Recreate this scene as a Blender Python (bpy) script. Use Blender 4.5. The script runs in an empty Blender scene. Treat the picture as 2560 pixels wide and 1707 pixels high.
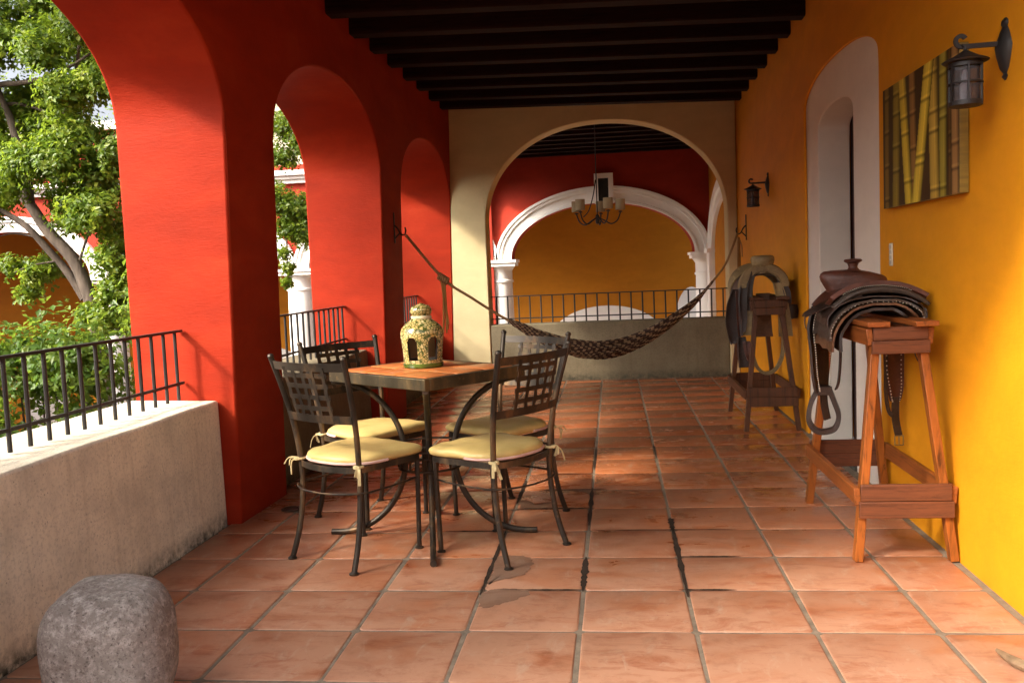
import bpy, bmesh, math, random
import numpy as np
from mathutils import Vector, Matrix, noise as mnoise

random.seed(7)
rng = np.random.default_rng(11)
SC = bpy.context.scene
COL = SC.collection
PI = math.pi

# ------------------------------------------------------------------ camera
cam_d = bpy.data.cameras.new('camera')
cam = bpy.data.objects.new('camera', cam_d)
COL.objects.link(cam)
CAM_H = 1.258
R_ = Vector((0.99294275, 0.11116655, -0.04131211))
U_ = Vector((0.03218257, 0.08270168, 0.99605457))
W_ = Vector((-0.11414453, 0.9903547, -0.07854041))
M = Matrix((( R_.x, U_.x, -W_.x, 0), (R_.y, U_.y, -W_.y, 0), (R_.z, U_.z, -W_.z, CAM_H), (0, 0, 0, 1)))
cam.matrix_world = M
cam_d.sensor_width = 36.0
cam_d.lens = 31.536
cam_d.clip_start = 0.05
cam_d.clip_end = 500
SC.camera = cam

# ------------------------------------------------------------------ light
SUN_AZ = Vector((0.77, 0.64))            # the way the sunlight travels, seen from above
SUN_EL = math.radians(37)
world = bpy.data.worlds.new("World")
SC.world = world
world.use_nodes = True
wn = world.node_tree
bg = wn.nodes['Background']
sky = wn.nodes.new('ShaderNodeTexSky')
sky.sky_type = 'NISHITA'
sky.sun_disc = False
sky.sun_elevation = SUN_EL
sky.sun_rotation = math.atan2(-SUN_AZ.x, -SUN_AZ.y) % (2 * PI)
sky.dust_density = 8.0
sky.air_density = 0.6
sky.ozone_density = 0.0
hs = wn.nodes.new('ShaderNodeHueSaturation'); hs.inputs['Saturation'].default_value = .40
wn.links.new(sky.outputs[0], hs.inputs['Color']); wn.links.new(hs.outputs[0], bg.inputs[0])
bg.inputs[1].default_value = 0.15
sun_d = bpy.data.lights.new('sun', 'SUN')
sun_d.energy = 2.2
sun_d.angle = math.radians(5.0)
sun_d.color = (1.0, 0.88, 0.71)
sun = bpy.data.objects.new('sun', sun_d)
COL.objects.link(sun)
sd = Vector((SUN_AZ.x * math.cos(SUN_EL), SUN_AZ.y * math.cos(SUN_EL), -math.sin(SUN_EL)))
sun.rotation_euler = sd.to_track_quat('-Z', 'Y').to_euler()
sun.location = (-10, -8, 10)

SC.view_settings.view_transform = 'Standard'
SC.view_settings.look = 'None'
SC.view_settings.gamma = 1.0
SC.view_settings.exposure = 1.7
SC.view_settings.use_curve_mapping = False
SC.cycles.max_bounces = 8
SC.cycles.diffuse_bounces = 4
SC.cycles.glossy_bounces = 3
SC.cycles.transmission_bounces = 6
SC.cycles.sample_clamp_indirect = 6
SC.cycles.use_denoising = True

# ------------------------------------------------------------------ mesh helpers
class MB:
    def __init__(s):
        s.v = []; s.f = []; s.m = []
    def add(s, vs, fs, mi=0):
        o = len(s.v)
        s.v += [tuple(p) for p in vs]
        s.f += [tuple(i + o for i in f) for f in fs]
        s.m += [mi] * len(fs)
        return s
    def box(s, x0, x1, y0, y1, z0, z1, mi=0):
        return s.add([(x0,y0,z0),(x1,y0,z0),(x1,y1,z0),(x0,y1,z0),(x0,y0,z1),(x1,y0,z1),(x1,y1,z1),(x0,y1,z1)],
              [(0,3,2,1),(4,5,6,7),(0,1,5,4),(1,2,6,5),(2,3,7,6),(3,0,4,7)], mi)
    def sweep(s, pts, sec, up=None, scale=None, cap=True, closed=False, mi=0, mif=None):
        pts = [Vector(p) for p in pts]; n = len(pts); k = len(sec)
        tans = []
        for i in range(n):
            if closed: t = pts[(i+1) % n] - pts[i-1]
            else: t = pts[min(i+1, n-1)] - pts[max(i-1, 0)]
            tans.append(t.normalized() if t.length > 1e-9 else Vector((0,0,1)))
        if up is None:
            u = tans[0].orthogonal().normalized()
        vs = []
        for i in range(n):
            t = tans[i]
            if up is not None:
                side = t.cross(Vector(up)); side = side.normalized() if side.length > 1e-6 else t.orthogonal().normalized()
                uu = side.cross(t).normalized()
            else:
                u = u - t * u.dot(t)
                u = u.normalized() if u.length > 1e-6 else t.orthogonal().normalized()
                uu = u; side = t.cross(uu)
            sc = 1 if scale is None else scale[i]
            for (a, b) in sec:
                vs.append(pts[i] + side * (a * sc) + uu * (b * sc))
        fs = []; mis = []
        for i in range(n if closed else n - 1):
            j = (i + 1) % n
            for q in range(k):
                r = (q + 1) % k
                fs.append((i*k+q, i*k+r, j*k+r, j*k+q)); mis.append(mif(i) if mif else mi)
        if cap and not closed:
            fs.append(tuple(range(k-1, -1, -1))); fs.append(tuple((n-1)*k + q for q in range(k))); mis += [mi, mi]
        o = len(s.v); s.v += [tuple(p) for p in vs]; s.f += [tuple(i + o for i in f) for f in fs]; s.m += mis
        return s
    def tube(s, pts, r, seg=8, scale=None, **k):
        return s.sweep(pts, [(r*math.cos(2*PI*i/seg), r*math.sin(2*PI*i/seg)) for i in range(seg)], None, scale, **k)
    def bar(s, pts, w, t, up=(0,0,1), scale=None, **k):
        a, b = t/2, w/2          # w measured along up, t sideways
        return s.sweep(pts, [(-a,-b),(a,-b),(a,b),(-a,b)], up, scale, **k)
    def lathe(s, prof, seg=24, c=(0,0,0), cap=True, mi=0, sx=1, sy=1):
        vs = []; fs = []
        for (r, z) in prof:
            for i in range(seg):
                a = 2*PI*i/seg
                vs.append((c[0] + sx*r*math.cos(a), c[1] + sy*r*math.sin(a), c[2] + z))
        for j in range(len(prof)-1):
            for i in range(seg):
                k = (i+1) % seg
                fs.append((j*seg+i, j*seg+k, (j+1)*seg+k, (j+1)*seg+i))
        if cap:
            fs.append(tuple(range(seg-1,-1,-1))); fs.append(tuple((len(prof)-1)*seg+i for i in range(seg)))
        return s.add(vs, fs, mi)
    def grid(s, P, mi=0, thick=None, closed_u=False):
        # P: list of rows of points; thick: offset vector function for a second sheet
        nu, nv = len(P), len(P[0])
        vs = [Vector(p) for row in P for p in row]
        fs = []
        for i in range(nu-1):
            for j in range(nv-1):
                fs.append((i*nv+j, i*nv+j+1, (i+1)*nv+j+1, (i+1)*nv+j))
        if thick:
            nrm = []
            for i in range(nu):
                for j in range(nv):
                    du = vs[min(i+1,nu-1)*nv+j] - vs[max(i-1,0)*nv+j]
                    dv = vs[i*nv+min(j+1,nv-1)] - vs[i*nv+max(j-1,0)]
                    n = du.cross(dv); nrm.append(n.normalized() if n.length > 1e-9 else Vector((0,0,1)))
            N = len(vs)
            vs += [vs[k] - nrm[k]*thick for k in range(N)]
            fs += [tuple(reversed([q+N for q in f])) for f in list(fs)]
            rim = [(0*nv+j, 0*nv+j+1) for j in range(nv-1)] + [(i*nv+nv-1, (i+1)*nv+nv-1) for i in range(nu-1)] + \
                  [((nu-1)*nv+j+1, (nu-1)*nv+j) for j in range(nv-1)] + [((i+1)*nv, i*nv) for i in range(nu-1)]
            fs += [(a, a+N, b+N, b) for a, b in rim]
        return s.add(vs, fs, mi)
    def build(s, name, mat, parent=None, smooth=35, weld=True, loc=None, bevel=None, label=None):
        me = bpy.data.meshes.new(name)
        me.from_pydata(s.v, [], s.f)
        mats = mat if isinstance(mat, (list, tuple)) else [mat]
        for m in mats: me.materials.append(m)
        if len(mats) > 1:
            me.polygons.foreach_set('material_index', s.m)
        bm = bmesh.new(); bm.from_mesh(me)
        if weld: bmesh.ops.remove_doubles(bm, verts=bm.verts, dist=1e-5)
        bmesh.ops.recalc_face_normals(bm, faces=bm.faces)
        bm.to_mesh(me); bm.free()
        if smooth:
            me.shade_smooth(); me.set_sharp_from_angle(angle=math.radians(smooth))
        o = bpy.data.objects.new(name, me); COL.objects.link(o)
        if parent is not None: o.parent = parent
        if loc is not None: o.location = loc
        if bevel:
            b = o.modifiers.new('bevel', 'BEVEL'); b.width = bevel; b.segments = 2; b.limit_method = 'ANGLE'; b.angle_limit = math.radians(40)
        if label: o['label'] = label
        return o

def tag(o, label=None, cat=None, group=None, kind=None):
    if label: o['label'] = label
    if cat: o['category'] = cat
    if group: o['group'] = group
    if kind: o['kind'] = kind
    return o
def thing(name, label, cat, loc=(0,0,0), rz=0, group=None):
    o = bpy.data.objects.new(name, None); COL.objects.link(o)
    o.empty_display_size = .1
    o.location = loc; o.rotation_euler = (0,0,rz)
    return tag(o, label, cat, group)
def copy_tree(o, parent=None):
    c = o.copy(); COL.objects.link(c)
    if parent is not None: c.parent = parent
    for ch in list(o.children): copy_tree(ch, c)
    return c
def smoothpath(pts, n=8, closed=False):
    P = [Vector(p) for p in pts]; out = []
    m = len(P)
    for i in range(m if closed else m-1):
        if closed: a, b, c, d = P[(i-1) % m], P[i], P[(i+1) % m], P[(i+2) % m]
        else: a, b, c, d = P[max(i-1,0)], P[i], P[i+1], P[min(i+2,m-1)]
        for k in range(n):
            t = k/n
            out.append(0.5*((2*b) + (c-a)*t + (2*a-5*b+4*c-d)*t*t + (3*b-a-3*c+d)*t**3))
    if not closed: out.append(P[-1])
    return out

# ------------------------------------------------------------------ materials
class NT:
    def __init__(s, name):
        s.m = bpy.data.materials.new(name); s.m.use_nodes = True
        s.t = s.m.node_tree; s.b = s.t.nodes['Principled BSDF']
    def n(s, typ, **k):
        nd = s.t.nodes.new(typ)
        for a, v in k.items():
            if a.startswith('i_'):
                nd.inputs[a[2:].replace('_', ' ')].default_value = v
            else: setattr(nd, a, v)
        return nd
    def l(s, a, b): s.t.links.new(a, b)
    def coords(s, kind='Object', scale=(1,1,1)):
        if kind == 'Position':
            src = s.n('ShaderNodeNewGeometry').outputs['Position']
        else: src = s.n('ShaderNodeTexCoord').outputs[kind]
        mp = s.n('ShaderNodeMapping'); mp.inputs['Scale'].default_value = scale
        s.l(src, mp.inputs['Vector']); return mp.outputs[0]
    def noise(s, vec, scale, detail=6, rough=.6, dist=0):
        nd = s.n('ShaderNodeTexNoise'); nd.inputs['Scale'].default_value = scale; nd.inputs['Detail'].default_value = detail
        nd.inputs['Roughness'].default_value = rough; nd.inputs['Distortion'].default_value = dist
        s.l(vec, nd.inputs['Vector']); return nd.outputs['Fac']
    def ramp(s, fac, stops):
        nd = s.n('ShaderNodeValToRGB'); e = nd.color_ramp.elements
        while len(e) < len(stops): e.new(.5)
        for q, (p, c) in zip(e, stops):
            q.position = p; q.color = (*c, 1) if len(c) == 3 else c
        s.l(fac, nd.inputs[0]); return nd.outputs[0]
    def mix(s, fac, a, b, mode='MIX'):
        nd = s.n('ShaderNodeMix', data_type='RGBA', blend_type=mode)
        for sock, v in ((nd.inputs[0], fac), (nd.inputs[6], a), (nd.inputs[7], b)):
            if isinstance(v, (int, float)): sock.default_value = v
            elif isinstance(v, tuple): sock.default_value = (*v, 1) if len(v) == 3 else v
            else: s.l(v, sock)
        return nd.outputs[2]
    def math(s, op, a, b=None):
        nd = s.n('ShaderNodeMath', operation=op)
        for sock, v in ((nd.inputs[0], a), (nd.inputs[1], b)):
            if v is None: continue
            if isinstance(v, (int, float)): sock.default_value = v
            else: s.l(v, sock)
        return nd.outputs[0]
    def bump(s, h, strength=.3, dist=.01):
        nd = s.n('ShaderNodeBump'); nd.inputs['Strength'].default_value = strength; nd.inputs['Distance'].default_value = dist
        s.l(h, nd.inputs['Height']); s.l(nd.outputs[0], s.b.inputs['Normal'])
    def set(s, color=None, rough=None, metal=None, spec=None):
        for nm, v in (('Base Color', color), ('Roughness', rough), ('Metallic', metal), ('Specular IOR Level', spec)):
            if v is None: continue
            if isinstance(v, tuple): s.b.inputs[nm].default_value = (*v, 1)
            elif isinstance(v, (int, float)): s.b.inputs[nm].default_value = v
            else: s.l(v, s.b.inputs[nm])
        return s.m

def mul(c, k): return tuple(min(1, x*k) for x in c)
def plaster(name, c, var=.14, rough=.8, bump=.25, streak=(1.2, 1.2, 3.0), spec=.3, c2=None):
    t = NT(name); v = t.coords('Position', streak)
    n1 = t.noise(v, 1.6, 5, .6, .4); n2 = t.noise(t.coords('Position'), 9, 6, .65); n3 = t.noise(t.coords('Position', (1, 1, 5)), 26, 4, .6)
    col = t.ramp(n1, [(.3, mul(c, 1-var)), (.52, c), (.75, c2 or mul(c, 1+var))])
    col = t.mix(t.ramp(n2, [(.42, (0,0,0)), (.7, (.35,.35,.35))]), col, mul(c, 1-1.6*var))
    h = t.math('ADD', t.math('MULTIPLY', n2, .6), t.math('MULTIPLY', n3, .4))
    big = t.noise(t.coords('Position'), 2.4, 3, .5)
    t.bump(t.math('ADD', h, t.math('MULTIPLY', big, 1.6)), bump, .014)
    return t.set(col, rough, spec=spec)

MAT = {}
MAT['red'] = plaster('red_plaster', (.315, .021, .004), .18, .7, .30, (1.0,1.0,3.0), .16, (.37,.034,.0075))
MAT['yellow'] = plaster('yellow_plaster', (.69, .272, .004), .10, .7, .22, spec=.3)
MAT['orange'] = plaster('orange_plaster', (.50, .19, .012), .10, .8, .2, spec=.2)
MAT['cream'] = plaster('cream_plaster', (.60, .50, .285), .08, .8, .25, spec=.2)
MAT['white'] = plaster('white_plaster', (.86, .83, .78), .05, .75, .15, spec=.25)
MAT['doorwhite'] = plaster('door_white_plaster', (.76, .69, .60), .06, .75, .2, spec=.25)

def concrete(name, c):
    t = NT(name); p = t.coords('Position')
    n1 = t.noise(p, 3.2, 6, .62); n2 = t.noise(t.coords('Position', (9, 9, .7)), 2.6, 4, .6)
    n3 = t.noise(p, 70, 3, .7); n4 = t.noise(p, 22, 5, .7)
    col = t.ramp(n1, [(.3, mul(c, .74)), (.55, c), (.8, mul(c, 1.16))])
    col = t.mix(t.ramp(n2, [(.5, (0,0,0)), (.78, (.4,.4,.4))]), col, mul((c[0], c[1]*.93, c[2]*.8), .62))
    vor = t.n('ShaderNodeTexVoronoi'); vor.inputs['Scale'].default_value = 62; t.l(p, vor.inputs['Vector'])
    pits = t.ramp(t.math('ADD', vor.outputs['Distance'], t.math('MULTIPLY', n4, .7)), [(.41, (1,1,1)), (.52, (0,0,0))])
    col = t.mix(t.mix(.65, (0,0,0), pits), col, mul(c, .34))
    col = t.mix(t.ramp(n3, [(.48, (0,0,0)), (.70, (.5,.5,.5))]), col, mul(c, .5))
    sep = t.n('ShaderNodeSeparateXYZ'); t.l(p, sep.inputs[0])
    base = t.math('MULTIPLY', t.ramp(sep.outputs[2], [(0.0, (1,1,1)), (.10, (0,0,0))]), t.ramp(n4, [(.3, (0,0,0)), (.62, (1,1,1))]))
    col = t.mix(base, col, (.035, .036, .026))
    t.bump(t.math('ADD', t.math('MULTIPLY', n3, .5), t.math('MULTIPLY', pits, -.6)), .5, .006)
    return t.set(col, .9, spec=.2)
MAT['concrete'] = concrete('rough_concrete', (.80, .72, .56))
MAT['concrete_shaded'] = concrete('shaded_concrete', (.20, .165, .105))  # same concrete, darker copy: shade of the inner parapets put into its colour

def wood(name, c, dark=.5, axis=1, rough=.55, scale=1.0, spec=.4):
    t = NT(name); sc = [26*scale]*3; sc[axis] = 1.6*scale
    v = t.coords('Object', tuple(sc)); n1 = t.noise(v, 2.0, 8, .72, .6); n2 = t.noise(t.coords('Object'), 5, 4)
    col = t.ramp(n1, [(.34, mul(c, dark)), (.48, c), (.68, mul(c, 1.25))])
    col = t.mix(t.ramp(n2, [(.45, (0,0,0)), (.75, (.4,.4,.4))]), col, mul(c, dark*.9))
    t.bump(n1, .25, .004)
    return t.set(col, rough, spec=spec)
MAT['beam'] = wood('dark_beam_wood', (.015, .0038, .0018), .5, 0, .85, 1, .12)
MAT['plank'] = wood('dark_plank_wood', (.005, .0025, .0015), .55, 1, .9, 1, .1)
MAT['pine'] = wood('varnished_pine', (.29, .082, .012), .26, 2, .42)
MAT['pine_y'] = wood('varnished_pine_board', (.25, .070, .013), .40, 1, .45)
MAT['pine_x'] = wood('worn_brown_board', (.13, .040, .014), .36, 0, .6)
MAT['door'] = wood('door_wood', (.035, .012, .008), .5, 2, .5)
MAT['oldpine'] = wood('shaded_old_pine', (.085, .028, .008), .42, 2, .6)  # old pine with the dimness of the gallery's far end in its colour

def wrought(name, c=(.055,.045,.035), hi=(.23,.14,.07), amt=.62, rough=.42, metal=.75):
    t = NT(name); p = t.coords('Object'); n = t.noise(p, 34, 6, .7); n2 = t.noise(t.coords('Object', (1,1,.35)), 9, 5, .65)
    col = t.ramp(n2, [(.35, mul(c, .7)), (.52, c), (.66, mul(hi, .7)), (.82, hi)])
    col = t.mix(t.ramp(n, [(amt, (0,0,0)), (amt+.12, (.7,.7,.7))]), col, hi)
    t.bump(n, .25, .002)
    return t.set(col, t.ramp(n2, [(.3, (rough*.8,)*3), (.7, (rough*1.35,)*3)]), metal, .5)
MAT['iron'] = wrought('bronzed_iron')
MAT['patina'] = wrought('patinated_iron', (.085,.072,.045), (.24,.165,.075), .58)
MAT['black'] = wrought('black_iron', (.022,.020,.020), (.05,.045,.04), .7, .5, .3)
MAT['rail'] = wrought('railing_iron', (.035,.032,.030), (.06,.055,.05), .7, .45, .4)

def cloth(name, c, c2, rough=.5, sheen=0):
    t = NT(name); p = t.coords('Object'); n = t.noise(p, 6, 5, .6); n2 = t.noise(p, 24, 4, .6)
    col = t.ramp(n, [(.3, c2), (.6, c)])
    t.bump(t.math('ADD', n, t.math('MULTIPLY', n2, .25)), .25, .012)
    return t.set(col, rough, spec=.4)
MAT['cushion'] = cloth('mustard_vinyl', (.56, .41, .15), (.46, .33, .11), .42)
MAT['cushion_shaded'] = cloth('shaded_mustard_vinyl', (.34, .28, .10), (.26, .21, .07), .45)  # unused copy of the cushion vinyl with shade put into its colour
MAT['piping'] = cloth('pink_piping', (.60,.40,.34), (.50,.30,.25), .6)
MAT['tie'] = cloth('straw_tie', (.55,.44,.22), (.42,.32,.14), .8)
MAT['rope'] = cloth('hemp_rope', (.36,.24,.11), (.22,.14,.06), .9)
MAT['tassel'] = cloth('golden_cord', (.42,.26,.08), (.28,.16,.04), .9)
MAT['ham_dark'] = cloth('brown_cord', (.060,.032,.022), (.04,.022,.015), .9)
MAT['ham_lite'] = cloth('tan_cord', (.34,.25,.15), (.26,.18,.10), .9)

def leather(name, c, c2, rough=.42):
    t = NT(name); p = t.coords('Object'); n = t.noise(p, 7, 6, .65); n2 = t.noise(p, 60, 5, .7)
    n3 = t.noise(t.coords('Object', (1,1,2)), 16, 7, .75, 1.5)
    col = t.ramp(n, [(.28, c2), (.5, c), (.75, mul(c, 1.5))])
    col = t.mix(t.ramp(n3, [(.54, (0,0,0)), (.70, (.6,.6,.6))]), col, (c[0]*2.2+.02, c[1]*2.2+.013, c[2]*2.0+.008))
    t.bump(t.math('ADD', n3, t.math('MULTIPLY', n2, .5)), .6, .006)
    return t.set(col, t.ramp(n, [(.3, (rough*.8,)*3), (.7, (rough*1.4,)*3)]), spec=.5)
MAT['lea_red'] = leather('red_brown_leather', (.075, .023, .013), (.034, .011, .007), .34)
MAT['lea_dark'] = leather('dark_leather', (.026, .014, .010), (.012, .007, .005), .40)
MAT['lea_grey'] = leather('worn_grey_leather', (.044, .030, .022), (.020, .013, .009), .5)
MAT['lea_tan'] = leather('tan_edge_leather', (.13, .058, .024), (.07, .028, .012), .5)
MAT['lea_olive'] = leather('olive_hide', (.23, .165, .075), (.13, .085, .036), .55)
MAT['stitch'] = cloth('white_stitch', (.62,.56,.46), (.5,.44,.36), .8)

def terracotta(name, c, gloss, polished=False, wet_shade=False):
    t = NT(name); p = t.coords('Position')
    oi = t.n('ShaderNodeObjectInfo')
    # every tile has its own piece of the pattern
    ad = t.n('ShaderNodeVectorMath', operation='ADD'); cb = t.n('ShaderNodeCombineXYZ')
    t.l(t.math('MULTIPLY', oi.outputs['Random'], 37.0), cb.inputs[0]); t.l(t.math('MULTIPLY', oi.outputs['Random'], 91.0), cb.inputs[2])
    t.l(p, ad.inputs[0]); t.l(cb.outputs[0], ad.inputs[1]); pt = ad.outputs[0]
    def sc_(v):
        mp = t.n('ShaderNodeMapping'); mp.inputs['Scale'].default_value = v; t.l(pt, mp.inputs['Vector']); return mp.outputs[0]
    n1 = t.noise(sc_((1.0, 2.0, 1)), 3.1, 7, .66, .8)
    n2 = t.noise(p, 11, 6, .65); n3 = t.noise(p, 75, 4, .7)
    n4 = t.noise(sc_((1.0, 2.6, 1)), 4.2, 7, .72, 1.0)
    n5 = t.noise(sc_((2.2, 1, 1)), 7.5, 5, .7, .6)
    base = t.ramp(oi.outputs['Random'], [(0, mul(c, .74)), (.35, c), (.7, (c[0]*1.0, c[1]*1.12, c[2]*1.2)), (1, mul((c[0], c[1]*1.05, c[2]*1.05), 1.16))])
    dusty_lit = tuple(.55*a + .45*b for a, b in zip(c, (.49, .35, .245)))
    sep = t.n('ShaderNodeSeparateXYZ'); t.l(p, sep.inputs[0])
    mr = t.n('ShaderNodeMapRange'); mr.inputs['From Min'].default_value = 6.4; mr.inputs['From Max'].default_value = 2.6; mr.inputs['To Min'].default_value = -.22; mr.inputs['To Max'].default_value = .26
    t.l(sep.outputs[1], mr.inputs['Value'])       # paleness graded along y: light from the terrace end painted over the dust
    wear_light = t.math('ADD', n1, -.2 if polished else mr.outputs[0])
    col = t.mix(t.ramp(wear_light, [(.42, (0,0,0)), (.72, (.9,.9,.9))]), base, dusty_lit)
    col = t.mix(t.ramp(n4, [(.50, (0,0,0)), (.68, (.62,.62,.62))]), col, (c[0]*.62, c[1]*.40, c[2]*.25))
    col = t.mix(t.ramp(n5, [(.56, (0,0,0)), (.72, (.6,.6,.6))]), col, (.44, .32, .225))
    col = t.mix(t.ramp(n2, [(.52, (0,0,0)), (.78, (.5,.5,.5))]), col, mul(c, .5))
    col = t.mix(t.ramp(n3, [(.64, (0,0,0)), (.73, (.6,.6,.6))]), col, mul(c, .35))
    if wet_shade: col = t.mix(.50, col, (.055, .034, .022))
    t.bump(t.math('ADD', t.math('MULTIPLY', n2, .7), t.math('MULTIPLY', n3, .3)), .22, .006)
    r = t.ramp(wear_light, [(.35, (gloss,)*3), (.7, (gloss+.25,)*3)])
    return t.set(col, r, spec=.45)
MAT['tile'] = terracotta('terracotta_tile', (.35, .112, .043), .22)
MAT['wet_shade'] = terracotta('wet_shade_terracotta', (.30, .125, .06), .5, wet_shade=True)
MAT['toptile'] = terracotta('glazed_orange_tile', (.50, .150, .040), .3, polished=True)
def grout(name, c, v=.3):
    t = NT(name); p = t.coords('Position'); n = t.noise(p, 14, 6, .7); n2 = t.noise(p, 120, 3, .6)
    col = t.ramp(n, [(.3, mul(c, 1-v)), (.7, mul(c, 1+v))])
    t.bump(n2, .4, .003); return t.set(col, .9, spec=.2)
MAT['grout'] = grout('grey_grout', (.19, .15, .108), .35)
MAT['tar'] = grout('dark_damp_grout', (.030, .019, .012), .4)
MAT['ground'] = grout('courtyard_paving', (.13, .11, .09))
MAT['dust'] = grout('dusty_floor_edge', (.10, .085, .07))

def plain(name, c, rough=.5, metal=0, spec=.4, var=.1, sc=12):
    t = NT(name); n = t.noise(t.coords('Object'), sc, 5, .6)
    return t.set(t.ramp(n, [(.3, mul(c, 1-var)), (.7, mul(c, 1+var))]), rough, metal, spec)
MAT['ivory'] = plain('ivory_plastic', (.66, .60, .47), .4)
MAT['ivory_d'] = plain('grey_button', (.42, .38, .30), .4)
MAT['shade'] = plain('parchment_shade', (.30, .23, .13), .8)
MAT['candle'] = plain('white_bulb', (.75, .72, .70), .35)
MAT['brass'] = plain('old_buckle', (.30, .26, .18), .35, .9)
MAT['glaze_in'] = plain('dark_glaze', (.035, .028, .018), .35)
MAT['shadow_wood'] = plain('dark_interior', (.012, .010, .008), .8)
MAT['capwhite'] = plaster('cornice_white', (.76, .73, .68), .06, .75, .12, spec=.25)
MAT['drain'] = plain('drain_metal', (.10, .075, .055), .4, .7)
MAT['stick'] = plain('weathered_wood', (.19, .12, .065), .7, var=.3, sc=30)
MAT['red_far'] = plaster('red_far_plaster', (.34, .028, .011), .14, .8, .2)
MAT['beige_far'] = plaster('beige_far_plaster', (.45, .40, .30), .1, .8, .2)
g = NT('lamp_glass'); g.set((.42,.41,.44), .12, spec=.5); g.b.inputs['Transmission Weight'].default_value = .92; g.b.inputs['IOR'].default_value = 1.1
MAT['glass'] = g.m

def boulder_mat():
    t = NT('granite_boulder'); p = t.coords('Object')
    n1 = t.noise(p, 3.2, 6, .6, .4); n2 = t.noise(p, 38, 8, .8); n3 = t.noise(p, 110, 3, .7)
    col = t.ramp(n1, [(.32, (.15,.115,.098)), (.5, (.23,.20,.175)), (.68, (.29,.265,.235))])
    col = t.mix(t.ramp(n2, [(.47, (0,0,0)), (.64, (.75,.75,.75))]), col, (.50,.45,.41))
    col = t.mix(t.ramp(n3, [(.55, (0,0,0)), (.68, (.75,.75,.75))]), col, (.05,.038,.034))
    t.bump(t.math('ADD', n2, t.math('MULTIPLY', n3, .5)), .35, .01)
    return t.set(col, .72, spec=.3)
MAT['boulder'] = boulder_mat()

def majolica():
    t = NT('glazed_majolica'); p = t.coords('Object')
    vor = t.n('ShaderNodeTexVoronoi'); vor.feature = 'DISTANCE_TO_EDGE'; vor.inputs['Scale'].default_value = 62; t.l(p, vor.inputs['Vector'])
    n = t.noise(p, 24, 5, .6); n2 = t.noise(p, 46, 3, .6)
    col = t.ramp(n, [(.36, (.40,.27,.08)), (.55, (.52,.40,.16)), (.74, (.60,.53,.34))])
    lines = t.ramp(vor.outputs['Distance'], [(.04, (1,1,1)), (.13, (0,0,0))])
    spots = t.ramp(n2, [(.53, (0,0,0)), (.60, (1,1,1))])
    col = t.mix(t.mix(1.0, lines, spots, 'LIGHTEN'), col, (.060, .075, .014))
    t.bump(n, .1, .003)
    return t.set(col, .16, spec=.6)
MAT['majolica'] = majolica()
MAT['greenglaze'] = plain('green_glaze', (.055,.085,.012), .14, spec=.6, var=.7, sc=30)
MAT['creamglaze'] = plain('cream_glaze', (.62,.54,.34), .18, spec=.6, var=.12, sc=30)

def leafmat(name, c1, c2, c3):
    t = NT(name)
    at = t.n('ShaderNodeAttribute', attribute_name='tone')
    col = t.ramp(at.outputs['Fac'], [(0, c1), (.5, c2), (1, c3)])
    t.set(col, .42, spec=.45)
    tr = t.n('ShaderNodeBsdfTranslucent'); t.l(t.mix(.5, col, (.34, .44, .03)), tr.inputs[0])
    ms = t.n('ShaderNodeMixShader'); ms.inputs[0].default_value = .55
    t.l(t.b.outputs[0], ms.inputs[1]); t.l(tr.outputs[0], ms.inputs[2])
    t.l(ms.outputs[0], t.t.nodes['Material Output'].inputs[0])
    return t.m
MAT['leaf'] = leafmat('tree_leaf', (.06,.12,.014), (.14,.23,.024), (.34,.40,.05))
MAT['leaf2'] = leafmat('shrub_leaf', (.045,.10,.018), (.10,.20,.03), (.19,.28,.06))
def barkmat():
    t = NT('grey_bark'); n = t.noise(t.coords('Object', (1,1,.3)), 12, 7, .7)
    t.bump(n, .6, .02); return t.set(t.ramp(n, [(.3, (.04,.028,.020)), (.7, (.135,.10,.075))]), .9)
MAT['bark'] = barkmat()

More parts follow.
